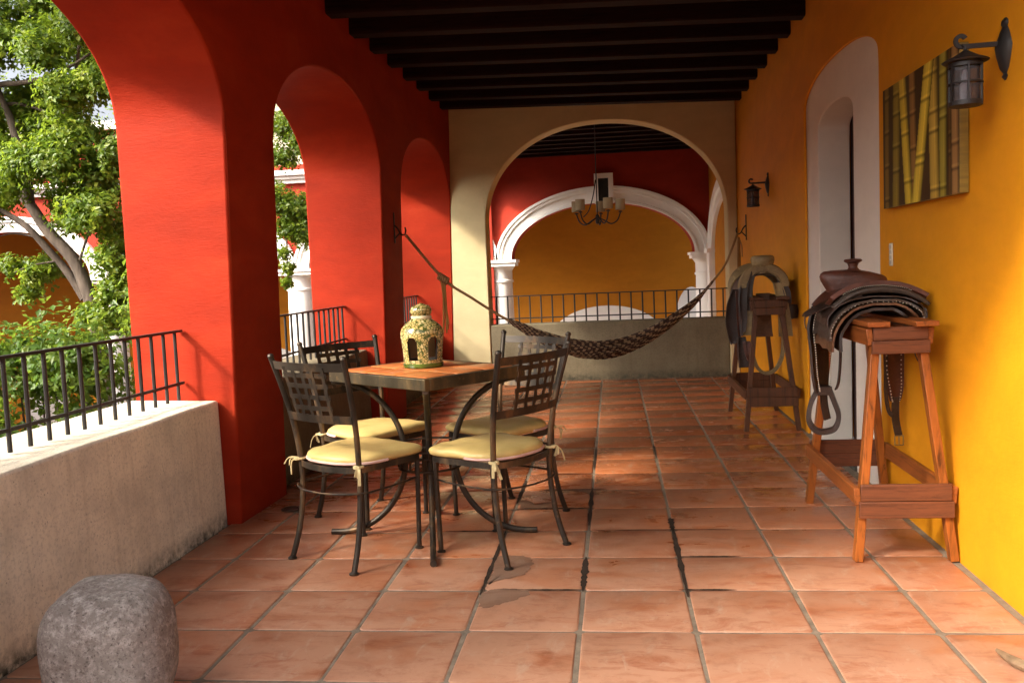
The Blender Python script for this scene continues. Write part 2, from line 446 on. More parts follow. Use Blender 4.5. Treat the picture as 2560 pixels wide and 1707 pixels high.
# ------------------------------------------------------------------ arch walls
def archprof(o, n):
    a, b, sp, ap = o[:4]; c = (a+b)/2; h = (b-a)/2
    e = o[5] if len(o) > 5 else 2.0
    out = []
    for i in range(n+1):
        th = PI*i/n
        co, si = math.cos(th), math.sin(th)
        s = c - h*math.copysign(abs(co)**(2/e), co)
        out.append((s, sp + (ap-sp)*abs(si)**(2/e)))
    return out
def archwall(mb, s0, s1, z0, z1, ops, P, n=44, pier_bottom=None):
    zb = z0 if pier_bottom is None else pier_bottom
    edges = [s0]
    for o in ops: edges += [o[0], o[1]]
    edges.append(s1)
    spr = [None] + [q for o in ops for q in (o[2], o[2])] + [None]
    for k in range(0, len(edges), 2):
        a, b = edges[k], edges[k+1]
        if b - a < 1e-4: continue
        for side in (0, 1):
            poly = [P(a, zb, side), P(b, zb, side)]
            if spr[k+1] is not None and spr[k+1] > zb + 1e-4: poly.append(P(b, spr[k+1], side))
            poly += [P(b, z1, side), P(a, z1, side)]
            if spr[k] is not None and spr[k] > zb + 1e-4: poly.append(P(a, spr[k], side))
            mb.add(poly, [tuple(range(len(poly)))])
        mb.add([P(a,z1,0),P(b,z1,0),P(b,z1,1),P(a,z1,1)], [(0,1,2,3)])
        mb.add([P(a,zb,0),P(b,zb,0),P(b,zb,1),P(a,zb,1)], [(0,1,2,3)])
        for s, sp in ((a, spr[k]), (b, spr[k+1])):
            top = sp if sp is not None else z1
            if top > zb + 1e-4:
                mb.add([P(s,zb,0),P(s,top,0),P(s,top,1),P(s,zb,1)], [(0,1,2,3)])
    for o in ops:
        pr = archprof(o, n)
        for i in range(n):
            (sa, za), (sb, zb2) = pr[i], pr[i+1]
            for side in (0, 1):
                mb.add([P(sa,za,side),P(sb,zb2,side),P(sb,z1,side),P(sa,z1,side)], [(0,1,2,3)])
            mb.add([P(sa,za,0),P(sb,zb2,0),P(sb,zb2,1),P(sa,za,1)], [(0,1,2,3)])
            mb.add([P(sa,z1,0),P(sb,z1,0),P(sb,z1,1),P(sa,z1,1)], [(0,1,2,3)])

ROOF_Y = 1.5          # the roof of the gallery starts here; before it lies the open terrace
Y_END = 10.07
XR = 1.37
def xl(y, z): return -1.965 + .024*z + .022*(y - 4.43)

# left arcade
mb = MB()
OPS = [(2.19, 4.40, 2.06, 2.66, 0, 2.1), (5.03, 7.247, 2.06, 2.655, 0, 2.1), (7.875, 10.06, 2.0, 2.585, 0, 2.1)]
archwall(mb, 1.57, 10.42, -.02, 3.34, OPS, lambda s, z, d: (xl(s, z) if d == 0 else -2.50, s, z), 48)
w = mb.build('arcade_wall', MAT['red'], bevel=.014)
tag(w, 'red plastered arcade wall with three tall arches open to the courtyard', 'wall')
w.modifiers['bevel'].segments = 3

# yellow wall
yw = thing('yellow_wall', 'long yellow plastered wall with the arched white doorway', 'wall', (0,0,0))
mb = MB()
archwall(mb, 2.85, 10.42, -.02, 3.34, [(4.83, 6.62, 2.27, 2.475, 0, 2.2)], lambda s, z, d: (XR + .018*d, s, z), 44)
mb.build('wall_face', MAT['yellow'], yw, bevel=.006)
mb = MB(); mb.box(1.665, 1.80, 2.85, 10.42, -.02, 3.34)
mb.box(1.390, 1.664, 2.85, 4.55, -.02, 3.34); mb.box(1.390, 1.664, 6.95, 10.42, -.02, 3.34)
mb.build('wall_core', MAT['yellow'], yw)
mb = MB()
archwall(mb, 4.553, 6.947, -.015, 2.9, [(5.40, 6.28, 2.09, 2.215, 0, 2.2)], lambda s, z, d: (1.3905 + .205*d, s, z), 36)
mb.build('door_surround', MAT['doorwhite'], yw, bevel=.008, label='white plaster surround of the arched doorway')
mb = MB(); mb.box(1.380, 1.61, 5.405, 6.275, -.01, .012)
mb.build('threshold', MAT['dust'], yw)
dr = thing('wooden_door', 'dark wooden door set deep in the white doorway', 'door', (1.604, 5.84, .014))
for k in range(5):
    mb = MB(); mb.box(0, .022, -.46 + k*.184 + .003, -.46 + (k+1)*.184 - .003, 0, 2.25)
    mb.build('plank', MAT['door'], dr, smooth=0)

# cream end wall
mb = MB()
archwall(mb, -1.93, 1.366, -.02, 3.2, [(-1.402, 1.262, 1.80, 2.868, 0, 2.12)], lambda s, z, d: (s, Y_END + .31*d, z), 56)
w = mb.build('cream_end_wall', MAT['cream'], bevel=.012)
tag(w, 'cream wall across the end of the gallery with one wide arch', 'wall')

# ------------------------------------------------------------------ ceiling
def zb(x): return 2.925 + (XR - x)*.030
ceil = MB()
for (y0, y1) in ((ROOF_Y, 10.42),):
    pass
xa, xb = -1.95, 1.42
ceil.add([(xa,ROOF_Y,zb(xa)+.205),(xb,ROOF_Y,zb(xb)+.205),(xb,10.42,zb(xb)+.205),(xa,10.42,zb(xa)+.205),
          (-2.5,ROOF_Y,zb(xa)+.32),(1.8,ROOF_Y,zb(xb)+.38),(1.8,10.42,zb(xb)+.38),(-2.5,10.42,zb(xa)+.32)],
         [(0,1,2,3),(4,5,6,7),(0,1,5,4),(3,2,6,7),(0,3,7,4),(1,2,6,5)])
ceiling = ceil.build('ceiling', MAT['plank']); tag(ceiling, kind='structure')
x0b, x1b = -1.93, 1.40
bm_ = MB()
vs = []
for (x) in (x0b, x1b):
    for (yy, zz) in ((-.075,.0),(.075,.0),(.075,.204),(-.075,.204)): vs.append((x, yy, zb(x)+zz))
bm_.add(vs, [(0,1,2,3),(4,5,6,7),(0,1,5,4),(1,2,6,5),(2,3,7,6),(3,0,4,7)])
beam0 = bm_.build('beam', MAT['beam'], ceiling, bevel=.016)
for k in range(18):
    y = 9.665 - .5145*k
    if y < ROOF_Y + .1: break
    b = beam0 if k == 0 else beam0.copy()
    if k: COL.objects.link(b)
    b.location = (0, y, random.uniform(-.006, .006))

# ------------------------------------------------------------------ floor
mb = MB(); mb.box(-2.04, 1.43, 2.3, 10.40, -.30, -.0035); mb.box(-2.52, 6.5, -8, 2.299, -.30, -.0035)
floor = mb.build('floor', MAT['grout']); tag(floor, kind='structure')
def tilemesh(w, d, seed, ch=.012):
    r = random.Random(seed); a, b = w/2, d/2; z = 0
    def ring(ins, z):
        A, B, c = a - ins, b - ins, ch
        return [(-A+c,-B,z),(A-c,-B,z),(A,-B+c,z),(A,B-c,z),(A-c,B,z),(-A+c,B,z),(-A,B-c,z),(-A,-B+c,z)]
    jit = [(r.uniform(-.0022,.0022), r.uniform(-.0022,.0022)) for _ in range(8)]
    vs = []
    for ins, z in ((.007, 0), (.0022, -.0022), (0, -.009)):
        vs += [(p[0]+j[0], p[1]+j[1], p[2]) for p, j in zip(ring(ins, z), jit)]
    m = MB(); fs = [tuple(range(8))]
    for k in range(2):
        for i in range(8):
            j = (i+1) % 8; fs.append((k*8+i, (k+1)*8+i, (k+1)*8+j, k*8+j))
    m.add(vs, fs); return m
colx = [(-2.03, -1.764)] + [(-1.756 + .4*k + .0055, -1.356 + .4*k - .0055) for k in range(7)] + [(1.0505, 1.340)]
rows = [2.235 + .4*k for k in range(20)]
cache = {}
def tile_at(cx, cy, w, d, parent):
    key = (round(w, 3), round(d, 3), random.randint(0, 4))
    if key not in cache:
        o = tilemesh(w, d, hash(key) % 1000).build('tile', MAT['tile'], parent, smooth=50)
        cache[key] = o.data
    else:
        o = bpy.data.objects.new('tile', cache[key]); COL.objects.link(o); o.parent = parent
    o.location = (cx + random.uniform(-.0015,.0015), cy + random.uniform(-.002,.002), random.uniform(-.0012, .0012))
    o.rotation_euler = (random.uniform(-.003,.003), random.uniform(-.003,.003), random.uniform(-.004,.004))
    return o
for y0 in rows:
    for (x0, x1) in colx:
        d = .3925 if y0 + .4 < 10.07 else 10.05 - y0 - .004
        if d < .05: continue
        tile_at((x0+x1)/2, y0 + .2 if d > .3 else y0 + d/2, x1 - x0, d, floor)
mb = MB()
y0 = 2.235 - .4
while y0 > -7.9:
    for (x0, x1) in colx[:-1] + [(1.05+.4*k, 1.437+.4*k) for k in range(13)]: 
        mb.box(x0, x1, y0 + .005, y0 + .395, -.009, 0)
    y0 -= .4
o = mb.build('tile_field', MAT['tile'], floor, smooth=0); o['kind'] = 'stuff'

# damp joints and a wet patch on the tiles, its dark partly painted shadow
def blob_strip(p0, p1, w, seed, z=-.0008):
    r = random.Random(seed); n = 48; vs = []; fs = []
    P0, P1 = Vector((*p0, z)), Vector((*p1, z)); t = (P1-P0).normalized(); s = Vector((-t.y, t.x, 0))
    for i in range(n+1):
        q = P0.lerp(P1, i/n); e = min(1, .25 + 4*min(i, n-i)/n); k = w*e*(.62 + .45*mnoise.noise((i*.21, seed*3.1, 0)))
        vs += [q + s*k*(.85+.3*r.random()), q - s*k*(.85+.3*r.random())]
    for i in range(n): fs.append((2*i, 2*i+1, 2*i+3, 2*i+2))
    return vs, fs
mb = MB()
gx = lambda k: -.556 + .4*k
gy = lambda k: 3.035 + .4*k
segs = [((gx(0), gy(1)-.06), (gx(0), gy(3)), .009), ((gx(0), gy(4)+.1), (gx(0), gy(5.6)), .010), ((gx(1), gy(.95)), (gx(1), gy(2)), .013), ((gx(1), gy(3.2)), (gx(1), gy(5.1)), .010),
        ((gx(2), gy(.8)), (gx(2), gy(3.1)), .011), ((gx(2), gy(3.0)), (gx(2), gy(3.5)), .015), ((gx(1)-.33, gy(1)), (gx(1), gy(1)), .006), ((gx(2)-.03, gy(1)), (gx(2)+.19, gy(1)), .006),
        ((gx(2), gy(2)), (gx(2)+.26, gy(2)), .006), ((gx(1), gy(3)), (gx(2)+.3, gy(3)), .006), ((gx(0), gy(4)), (gx(1)+.02, gy(4)), .011), ((gx(0)+.1, gy(5)), (gx(1)+.08, gy(5)), .009),
        ((gx(0)+.05, gy(6)), (gx(1), gy(6)), .006), ((gx(1), gy(6.2)), (gx(1), gy(8)), .006), ((gx(0)-.3, gy(3)), (gx(0), gy(3)), .007), ((gx(2), gy(7)), (gx(2), gy(8.2)), .006), ((gx(0), gy(8)), (gx(1), gy(8)), .005)]
for k, (a, b, wd) in enumerate(segs): mb.add(*blob_strip(a, b, wd*1.5, k, .0022))
o = mb.build('damp_joint', MAT['tar'], floor, smooth=0, weld=False); o['kind'] = 'stuff'
def wet_shade_blob(cx, cy, rx, ry, seed, z=.0021):
    n = 40; vs = [(cx, cy, z)]
    for i in range(n):
        a = 2*PI*i/n; k = 1 + .45*mnoise.noise((math.cos(a)*1.6+seed, math.sin(a)*1.6, seed*.7)) + .12*mnoise.noise((math.cos(a)*6, math.sin(a)*6, seed))
        vs.append((cx + rx*k*math.cos(a), cy + ry*k*math.sin(a), z))
    return vs, [(0, 1+i, 1+(i+1) % n) for i in range(n)]
mb = MB()
WET_SHADE = [[(-.545,3.85),(-.399,3.83),(-.387,3.694),(-.413,3.605),(-.469,3.568),(-.524,3.532),(-.545,3.491),(-.541,3.568),(-.536,3.62),(-.545,3.70)],
       [(-.548,3.403),(-.464,3.45),(-.36,3.403),(-.402,3.337),(-.453,3.295),(-.516,3.242),(-.546,3.294)],
       [(-.553,4.775),(-.512,4.817),(-.446,4.707),(-.372,4.767),(-.343,4.661),(-.44,4.65),(-.518,4.656)],
       [(-.273,5.028),(-.16,5.02),(-.131,4.955),(-.152,4.888),(-.201,4.982)]]
for q in WET_SHADE:
    c = Vector((sum(a for a, b in q)/len(q), sum(b for a, b in q)/len(q), .0021))
    ring = [p + Vector((mnoise.noise(p*40), mnoise.noise(p*40 + Vector((9,0,0))), 0))*.012 + Vector((mnoise.noise(p*130), mnoise.noise(p*130 + Vector((3,0,0))), 0))*.006 for p in smoothpath([(a, b, .0021) for a, b in q], 14, closed=True)]
    mb.add([c] + ring, [(0, 1+i, 1+(i+1) % len(ring)) for i in range(len(ring))])
o = mb.build('wet_shade_patch', MAT['wet_shade'], floor, smooth=0, weld=False); o['kind'] = 'stuff'
mb = MB(); mb.lathe([(.055,0),(.055,.006),(.040,.008),(.036,.004),(.002,.004)], 20)
dn = mb.build('floor_drain', MAT['drain'], loc=(-1.80, 4.68, .001)); tag(dn, 'small round metal floor drain at the foot of the red pillar', 'drain')

# ------------------------------------------------------------------ parapets and railings
PAR = [(-7.9, 1.565, 'concrete', 'rough concrete parapet beside the open terrace'),
       (2.17, 4.395, 'concrete', 'rough beige concrete parapet behind the boulder, under the widest arch'),
       (5.035, 7.242, 'concrete_shaded', 'dim concrete parapet under the middle red arch behind the table'),
       (7.88, 10.06, 'concrete_shaded', 'concrete parapet under the red arch next to the cream wall')]
for i, (a, b, m, lab) in enumerate(PAR):
    mb = MB(); n = 24
    P = []
    sec = [(-2.035, -.02), (-2.045, .655), (-2.52, .665), (-2.52, -.4)]
    ys = np.linspace(a, b, n)
    vs = []; fs = []
    for j, y in enumerate(ys):
        for q, (x, z) in enumerate(sec):
            vs.append((x + .004*mnoise.noise((y*3, z*3, q)), y, z + (.006*mnoise.noise((y*2.3, q*3, 1.7)) if q in (1,2) else 0)))
    for j in range(n-1):
        for q in range(4): fs.append((j*4+q, j*4+(q+1) % 4, (j+1)*4+(q+1) % 4, (j+1)*4+q))
    fs += [(0,1,2,3), tuple((n-1)*4+q for q in range(4))]
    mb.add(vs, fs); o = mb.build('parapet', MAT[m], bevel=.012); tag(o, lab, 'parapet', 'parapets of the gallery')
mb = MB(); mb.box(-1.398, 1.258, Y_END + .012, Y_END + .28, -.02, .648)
o = mb.build('parapet', MAT['concrete_shaded'], bevel=.01); tag(o, 'shade-darkened concrete parapet closing the cream arch behind the hammock', 'parapet', 'parapets of the gallery')

def railing(label, p0, p1, ztop, zlow, step, r_top=.011, bar_w=.016, overshoot=0, zend=None):
    P0, P1 = Vector(p0), Vector(p1); L = (P1-P0).length; t = (P1-P0).normalized()
    o = thing('railing', label, 'railing', P0, 0, 'iron railings on the parapets')
    side = Vector((-t.y, t.x, 0))
    m = MB(); m.bar([t*(-overshoot) + Vector((0,0,ztop)), t*(L+overshoot) + Vector((0,0,ztop))], .012, .030); m.build('top_rail', MAT['rail'], o)
    m = MB(); m.bar([t*(-overshoot) + Vector((0,0,zlow)), t*(L+overshoot) + Vector((0,0,zlow))], .014, .014); m.build('lower_rail', MAT['rail'], o)
    n = int(L/step); me = None
    for k in range(n+1):
        q = t*(step*(k+.5))
        if step*(k+.5) > L - .03: break
        if me is None:
            m = MB(); m.tube([(0,0,zend if zend else zlow-.075), (0,0,ztop-.006)], bar_w/2+.001, 8)
            b = m.build('bar', MAT['rail'], o); me = b.data
        else:
            b = bpy.data.objects.new('bar', me); COL.objects.link(b); b.parent = o
        b.location = q
    return o
RX = -2.225
railing('black iron railing on the parapet under the widest arch, nearest the boulder', (RX, 3.86+.53, 0), (RX, 2.17, 0), 1.02, .752, .118, zend=.668)
railing('black iron railing under the middle red arch behind the chairs', (RX, 7.24, 0), (RX, 5.04, 0), 1.02, .752, .118, zend=.668)
railing('black iron railing under the last red arch beside the cream wall', (RX, 10.05, 0), (RX, 7.88, 0), 1.02, .752, .118, zend=.668)
railing('thin black railing on the parapet within the cream arch', (-1.40, Y_END+.15, 0), (1.262, Y_END+.15, 0), .965, .71, .1275, zend=.652)

# ------------------------------------------------------------------ courtyard, far building
GZ = -3.6
mb = MB(); mb.box(-120, 120, -120, 160, GZ-.3, GZ)
o = mb.build('ground', MAT['ground']); tag(o, kind='structure')
FY = 18.0
FX = [-19.1, -14.9, -10.7, -6.5, -2.3, 1.9]
fb = thing('courtyard_building', 'red courtyard building with white columns and white arches beyond the railing', 'building', (0,0,0))
SPR = 1.40
mb = MB()
ops = [(FX[i]+.30, FX[i+1]-.30, SPR+.08, 2.53, 0, 2.0) for i in range(5)]
archwall(mb, FX[0]-1.5, FX[-1]+.3, SPR+.08, 3.60, ops, lambda s, z, d: (s, FY + .45*d, z), 40)
mb.build('arcade_front', MAT['red_far'], fb)
sec = [(.0,.0),(.0,-.07),(.05,-.07),(.06,-.045),(.20,-.045),(.21,-.085),(.265,-.085),(.275,-.11),(.325,-.11),(.325,.0)]
for i in range(5):
    a, b = FX[i]+.29, FX[i+1]-.29
    pr = archprof((a, b, SPR+.08, 2.52, 0, 2.0), 44)
    mb = MB(); vs = []; fs = []; k = len(sec); c = (a+b)/2
    for j, (s, z) in enumerate(pr):
        th = PI*j/44
        nx, nz = -math.cos(th), math.sin(th)*1.0
        l = math.hypot(nx, nz); nx, nz = nx/l, nz/l
        for (u, v) in sec: vs.append((s + nx*u*.96, FY - .004 + v, z + nz*u))
    for j in range(44):
        for q in range(k): fs.append((j*k+q, j*k+(q+1) % k, (j+1)*k+(q+1) % k, (j+1)*k+q))
    fs += [tuple(range(k)), tuple(44*k+q for q in range(k))]
    mb.add(vs, fs); mb.build('archivolt', MAT['white'], fb)
shaft = None
for x in FX:
    if shaft is None:
        m = MB(); m.lathe([(.34,GZ),(.34,GZ+.2),(.30,GZ+.25),(.30,GZ+.4),(.275,GZ+.45),(.275,.1),(.262,SPR-.38)], 28)
        shaft = m.build('column', MAT['white'], fb, loc=(x, FY+.2, 0)); s_ = shaft
        m = MB(); m.lathe([(.262,SPR-.378),(.285,SPR-.37),(.285,SPR-.33),(.265,SPR-.32),(.268,SPR-.14),(.30,SPR-.09),(.33,SPR-.05)], 28)
        m.box(-.36,.36,-.36,.30,SPR-.048,SPR+.02); m.box(-.39,.39,-.40,.32,SPR+.021,SPR+.077)
        m.build('capital', MAT['white'], shaft)
    else:
        s_ = copy_tree(shaft, fb); s_.location = (x, FY+.2, 0)
m = MB()
m.box(-21, -2.75, FY-.10, FY+.45, 3.22, 3.30); m.box(-21, -2.75, FY-.16, FY+.45, 3.302, 3.37); m.box(-21, -2.75, FY-.24, FY+.45, 3.372, 3.47)
m.build('cornice', MAT['capwhite'], fb)
m = MB(); m.box(-21, 3.4, FY+3.0, FY+3.3, GZ, 3.60)
m.build('back_wall', MAT['orange'], fb, label='orange wall at the back of the arcade')
m = MB(); m.box(-21, 3.4, FY+.02, FY+3.3, 3.602, 3.78); m.build('portico_roof', MAT['beige_far'], fb)
m = MB(); m.box(-21, -9.6, FY+.8, FY+3.2, 3.782, 4.68); m.build('upper_wall', MAT['red_far'], fb)
m = MB(); m.box(-21, -9.55, FY+.70, FY+3.2, 4.682, 4.86); m.build('upper_cornice', MAT['capwhite'], fb)
m = MB(); m.box(-9.5, -3.2, FY+2.2, FY+3.2, 3.782, 5.3); m.build('stair_block', MAT['beige_far'], fb)
# arched blind doors on the back wall
def lunette(cx, w, z0, z1, x_mat, nm):
    m = MB(); pr = archprof((cx-w, cx+w, z0, z1, 0, 2), 28); vs = []; fs = []
    pts = [(cx-w, GZ)] + pr + [(cx+w, GZ)]
    N = len(pts)
    vs = [(s, FY+2.94, z) for s, z in pts] + [(s, FY+3.0, z) for s, z in pts]
    fs = [tuple(range(N))] + [(i, (i+1) % N, N+(i+1) % N, N+i) for i in range(N)]
    m.add(vs, fs); return m.build(nm, MAT[x_mat], fb)
lunette(-.18, 1.28, -.35, .36, 'white', 'blind_arch')
lunette(1.78, .38, -.1, .72, 'white', 'blind_arch')
lunette(-14.2, .55, -.75, -.45, 'white', 'blind_arch')
lunette(-8.7, 1.2, -.9, -.3, 'white', 'blind_arch')
# niche over the arch
m = MB(); m.box(-.31,.06,FY-.17,FY-.006,2.99,3.08); m.box(-.035,.06,FY-.17,FY-.006,2.50,2.988); m.box(-.31,-.235,FY-.17,FY-.006,2.50,2.988)
nf = m.build('niche_frame', MAT['white'], fb)
m = MB(); m.box(-.234,-.036,FY-.135,FY-.008,2.51,2.986); m.build('niche_panel', MAT['shadow_wood'], nf)

# unseen wings added beside and behind the viewer to block the low sky
for nm, lab, args, f, col in (
    ('sky_blocker_wing', 'unseen red arcaded wing added to block low sky across the courtyard', (-16, 17.9), lambda s, z, d: (-15.5 - .5*d, s, z), 'red_far'),
    ('sky_blocker_building', 'unseen red arcaded wing added to block low sky behind the open terrace', (-15.4, 9.0), lambda s, z, d: (s, -11 - .5*d, z), 'red_far')):
    m = MB(); a, b = args; n_ = int((b-a)/4.2); st = (b-a)/n_
    archwall(m, a, b, GZ, 4.3, [(a + st*i + .4, a + st*(i+1) - .4, 1.2, 2.6, 0, 2) for i in range(n_)], f, 20)
    cw_ = m.build(nm, MAT[col]); tag(cw_, lab, 'building')
    m = MB()
    if nm == 'sky_blocker_wing': m.box(-19.3, -19, a, b, GZ, 4.29)
    else: m.box(a, b, -14.5, -14.2, GZ, 4.29)
    m.build('back_wall', MAT['orange'], cw_)

# stair well behind the cream arch: roof and side walls
sr = thing('stairwell_roof', 'dark beamed roof beyond the cream arch', 'roof', (0,0,0))
m = MB(); m.box(-2.75, 2.2, 10.43, FY-.01, 3.62, 3.75); m.build('plank_deck', MAT['plank'], sr)
b0 = None
for k in range(14):
    if b0 is None:
        m = MB(); m.box(-2.70, 2.0, -.07, .07, 3.44, 3.618); b = b0 = m.build('beam', MAT['beam'], sr)
    else:
        b = b0.copy(); COL.objects.link(b)
    b.location = (0, 10.75 + .53*k, 0)
m = MB(); m.box(1.91, 2.1, 10.42, FY-.01, GZ, 3.61)
sw = thing('stairwell_wall', 'orange side wall beyond the cream arch with a white arch on it', 'wall', (0,0,0))
m.build('wall_face', MAT['orange'], sw)
pr = archprof((13.0, 17.2, SPR+.05, 2.35, 0, 2), 40); vs = []; fs = []
m = MB()
for j, (s, z) in enumerate(pr):
    th = PI*j/40; nx, nz = -math.cos(th), math.sin(th)
    for (u, v) in ((0,0),(0,.06),(.18,.06),(.2,.1),(.36,.1),(.36,0)): vs.append((1.908 - v, s + nx*u, z + nz*u))
for j in range(40):
    for q in range(6): fs.append((j*6+q, j*6+(q+1) % 6, (j+1)*6+(q+1) % 6, (j+1)*6+q))
m.add(vs, fs); m.box(1.80, 1.907, 17.2, 17.60, GZ, SPR+.04); m.box(1.76, 1.907, 17.15, 17.66, SPR+.041, SPR+.12)
m.box(1.78, 1.907, 17.16, 17.64, .28, .36); m.box(1.79, 1.907, 17.17, 17.62, .36, .52)
m.build('white_arch', MAT['white'], sw)
m = MB()
archwall(m, 10.42, FY-.1, GZ, 3.62, [(10.8, 13.9, 1.9, 3.1, 0, 2.6), (14.6, 17.86, 2.0, 3.30, 0, 3.6)], lambda s, z, d: (-2.62 + .25*d, s, z), 40)  # unseen pier between the two openings added to darken the stairwell
o = m.build('stairwell_arcade', MAT['red_far']); tag(o, 'red arched side wall between the stairwell and the courtyard', 'wall')

# chandelier
ch = thing('chandelier', 'black iron chandelier with five parchment drum shades', 'chandelier', (-.195, 13.0, 1.90))
m = MB(); m.tube([(0,0,.06), (0,0,1.54)], .008, 8); m.lathe([(.07,1.52),(.075,1.535),(.02,1.545)], 16); m.build('rod', MAT['black'], ch)
m = MB(); m.lathe([(.002,-.03),(.022,-.02),(.03,.02),(.022,.05),(.032,.08),(.012,.11)], 16); m.build('hub', MAT['black'], ch)
m = MB(); m.tube(smoothpath([(-.01,0,.60),(-.05,0,.38),(-.12,.02,.17),(-.2,.03,.08)], 6), .008, 6); m.build('loop_chain', MAT['black'], ch)
for k in range(5):
    a = math.radians(10 + 72*k); d = Vector((math.cos(a), math.sin(a), 0))
    m = MB(); m.tube(smoothpath([d*.02 + Vector((0,0,.06)), d*.10 + Vector((0,0,.02)), d*.2 + Vector((0,0,-.03)), d*.29 + Vector((0,0,.02)), d*.335 + Vector((0,0,.13))], 6), .010, 7)
    m.lathe([(.028,.13),(.03,.14),(.012,.15)], 12, tuple(d*.335)); arm = m.build('arm', MAT['black'], ch)
    m = MB(); m.lathe([(.068,.165),(.068,.315),(.064,.315),(.064,.165)], 20, tuple(d*.335), cap=False); m.build('shade', MAT['shade'], arm)

# ------------------------------------------------------------------ furniture: table
TC = Vector((-.909, 4.212, 0)); e1 = Vector((-.776, .632, 0)); e1.normalize(); e2 = Vector((-e1.y*-1, 0, 0))
e2 = Vector((.632, .776, 0)).normalized()
ang = math.atan2(-e1.y, -e1.x)         # local x axis points from the far corner edge to the near corner
TL, TW, TZ = .74, .61, .81
tb = thing('patio_table', 'square iron patio table with orange tiled top and curved legs', 'table', TC, ang)
m = MB(); h = .052
a, b = TL/2, TW/2
m.box(-a, a, -b, -b+.03, TZ-h, TZ); m.box(-a, a, b-.03, b, TZ-h, TZ); m.box(-a, -a+.03, -b+.0302, b-.0302, TZ-h, TZ); m.box(a-.03, a, -b+.0302, b-.0302, TZ-h, TZ)
m.build('top_frame', MAT['patina'], tb, bevel=.003)
m = MB(); m.box(-a+.031, a-.031, -b+.031, b-.031, TZ-.03, TZ-.006); m.build('top_board', MAT['grout'], tb)
nx, ny = 3, 3; cw, cd = (TL-.066)/nx, (TW-.066)/ny; tm = None
for i in range(nx):
    for j in range(ny):
        if tm is None:
            o = tilemesh(cw-.005, cd-.005, 3, .006).build('tile', MAT['toptile'], tb, smooth=50); tm = o.data
        else: o = bpy.data.objects.new('tile', tm); COL.objects.link(o); o.parent = tb
        o.location = (-a+.033+cw*(i+.5), -b+.033+cd*(j+.5), TZ + .002)
for sx in (-1, 1):
    for sy in (-1, 1):
        d = Vector((sx*a, sy*b, 0)); L = d.length; d = d/L
        pts = []
        for k in range(21):
            th = PI/2 - PI*k/20
            rr = L*.97 - .345*math.cos(th)
            pts.append(d*rr + Vector((0,0, .385 + .372*math.sin(th))))
        pts.append(d*(L*1.06) + Vector((0,0,.014)))
        m = MB(); m.tube(smoothpath(pts, 2), .0145, 10); m.build('leg', MAT['iron'], tb)
m = MB()
for (z, r) in ((.435,.19),(.395,.15),(.335,.15)):
    m.tube([(r*math.cos(2*PI*i/28), r*math.sin(2*PI*i/28), z) for i in range(28)], .006, 6, closed=True)
for i in range(14):
    q = 2*PI*i/14; m.bar([(.15*math.cos(q),.15*math.sin(q),.335),(.15*math.cos(q),.15*math.sin(q),.395)], .008, .008, up=(1,0,0))
for i in range(4):
    q = math.atan2(b,a) if i % 2 == 0 else -math.atan2(b,a); q += PI*(i//2)
    m.tube([(.15*math.cos(q),.15*math.sin(q),.395),(.20*math.cos(q),.20*math.sin(q),.435)], .006, 6)
m.build('basket_ring', MAT['iron'], tb)

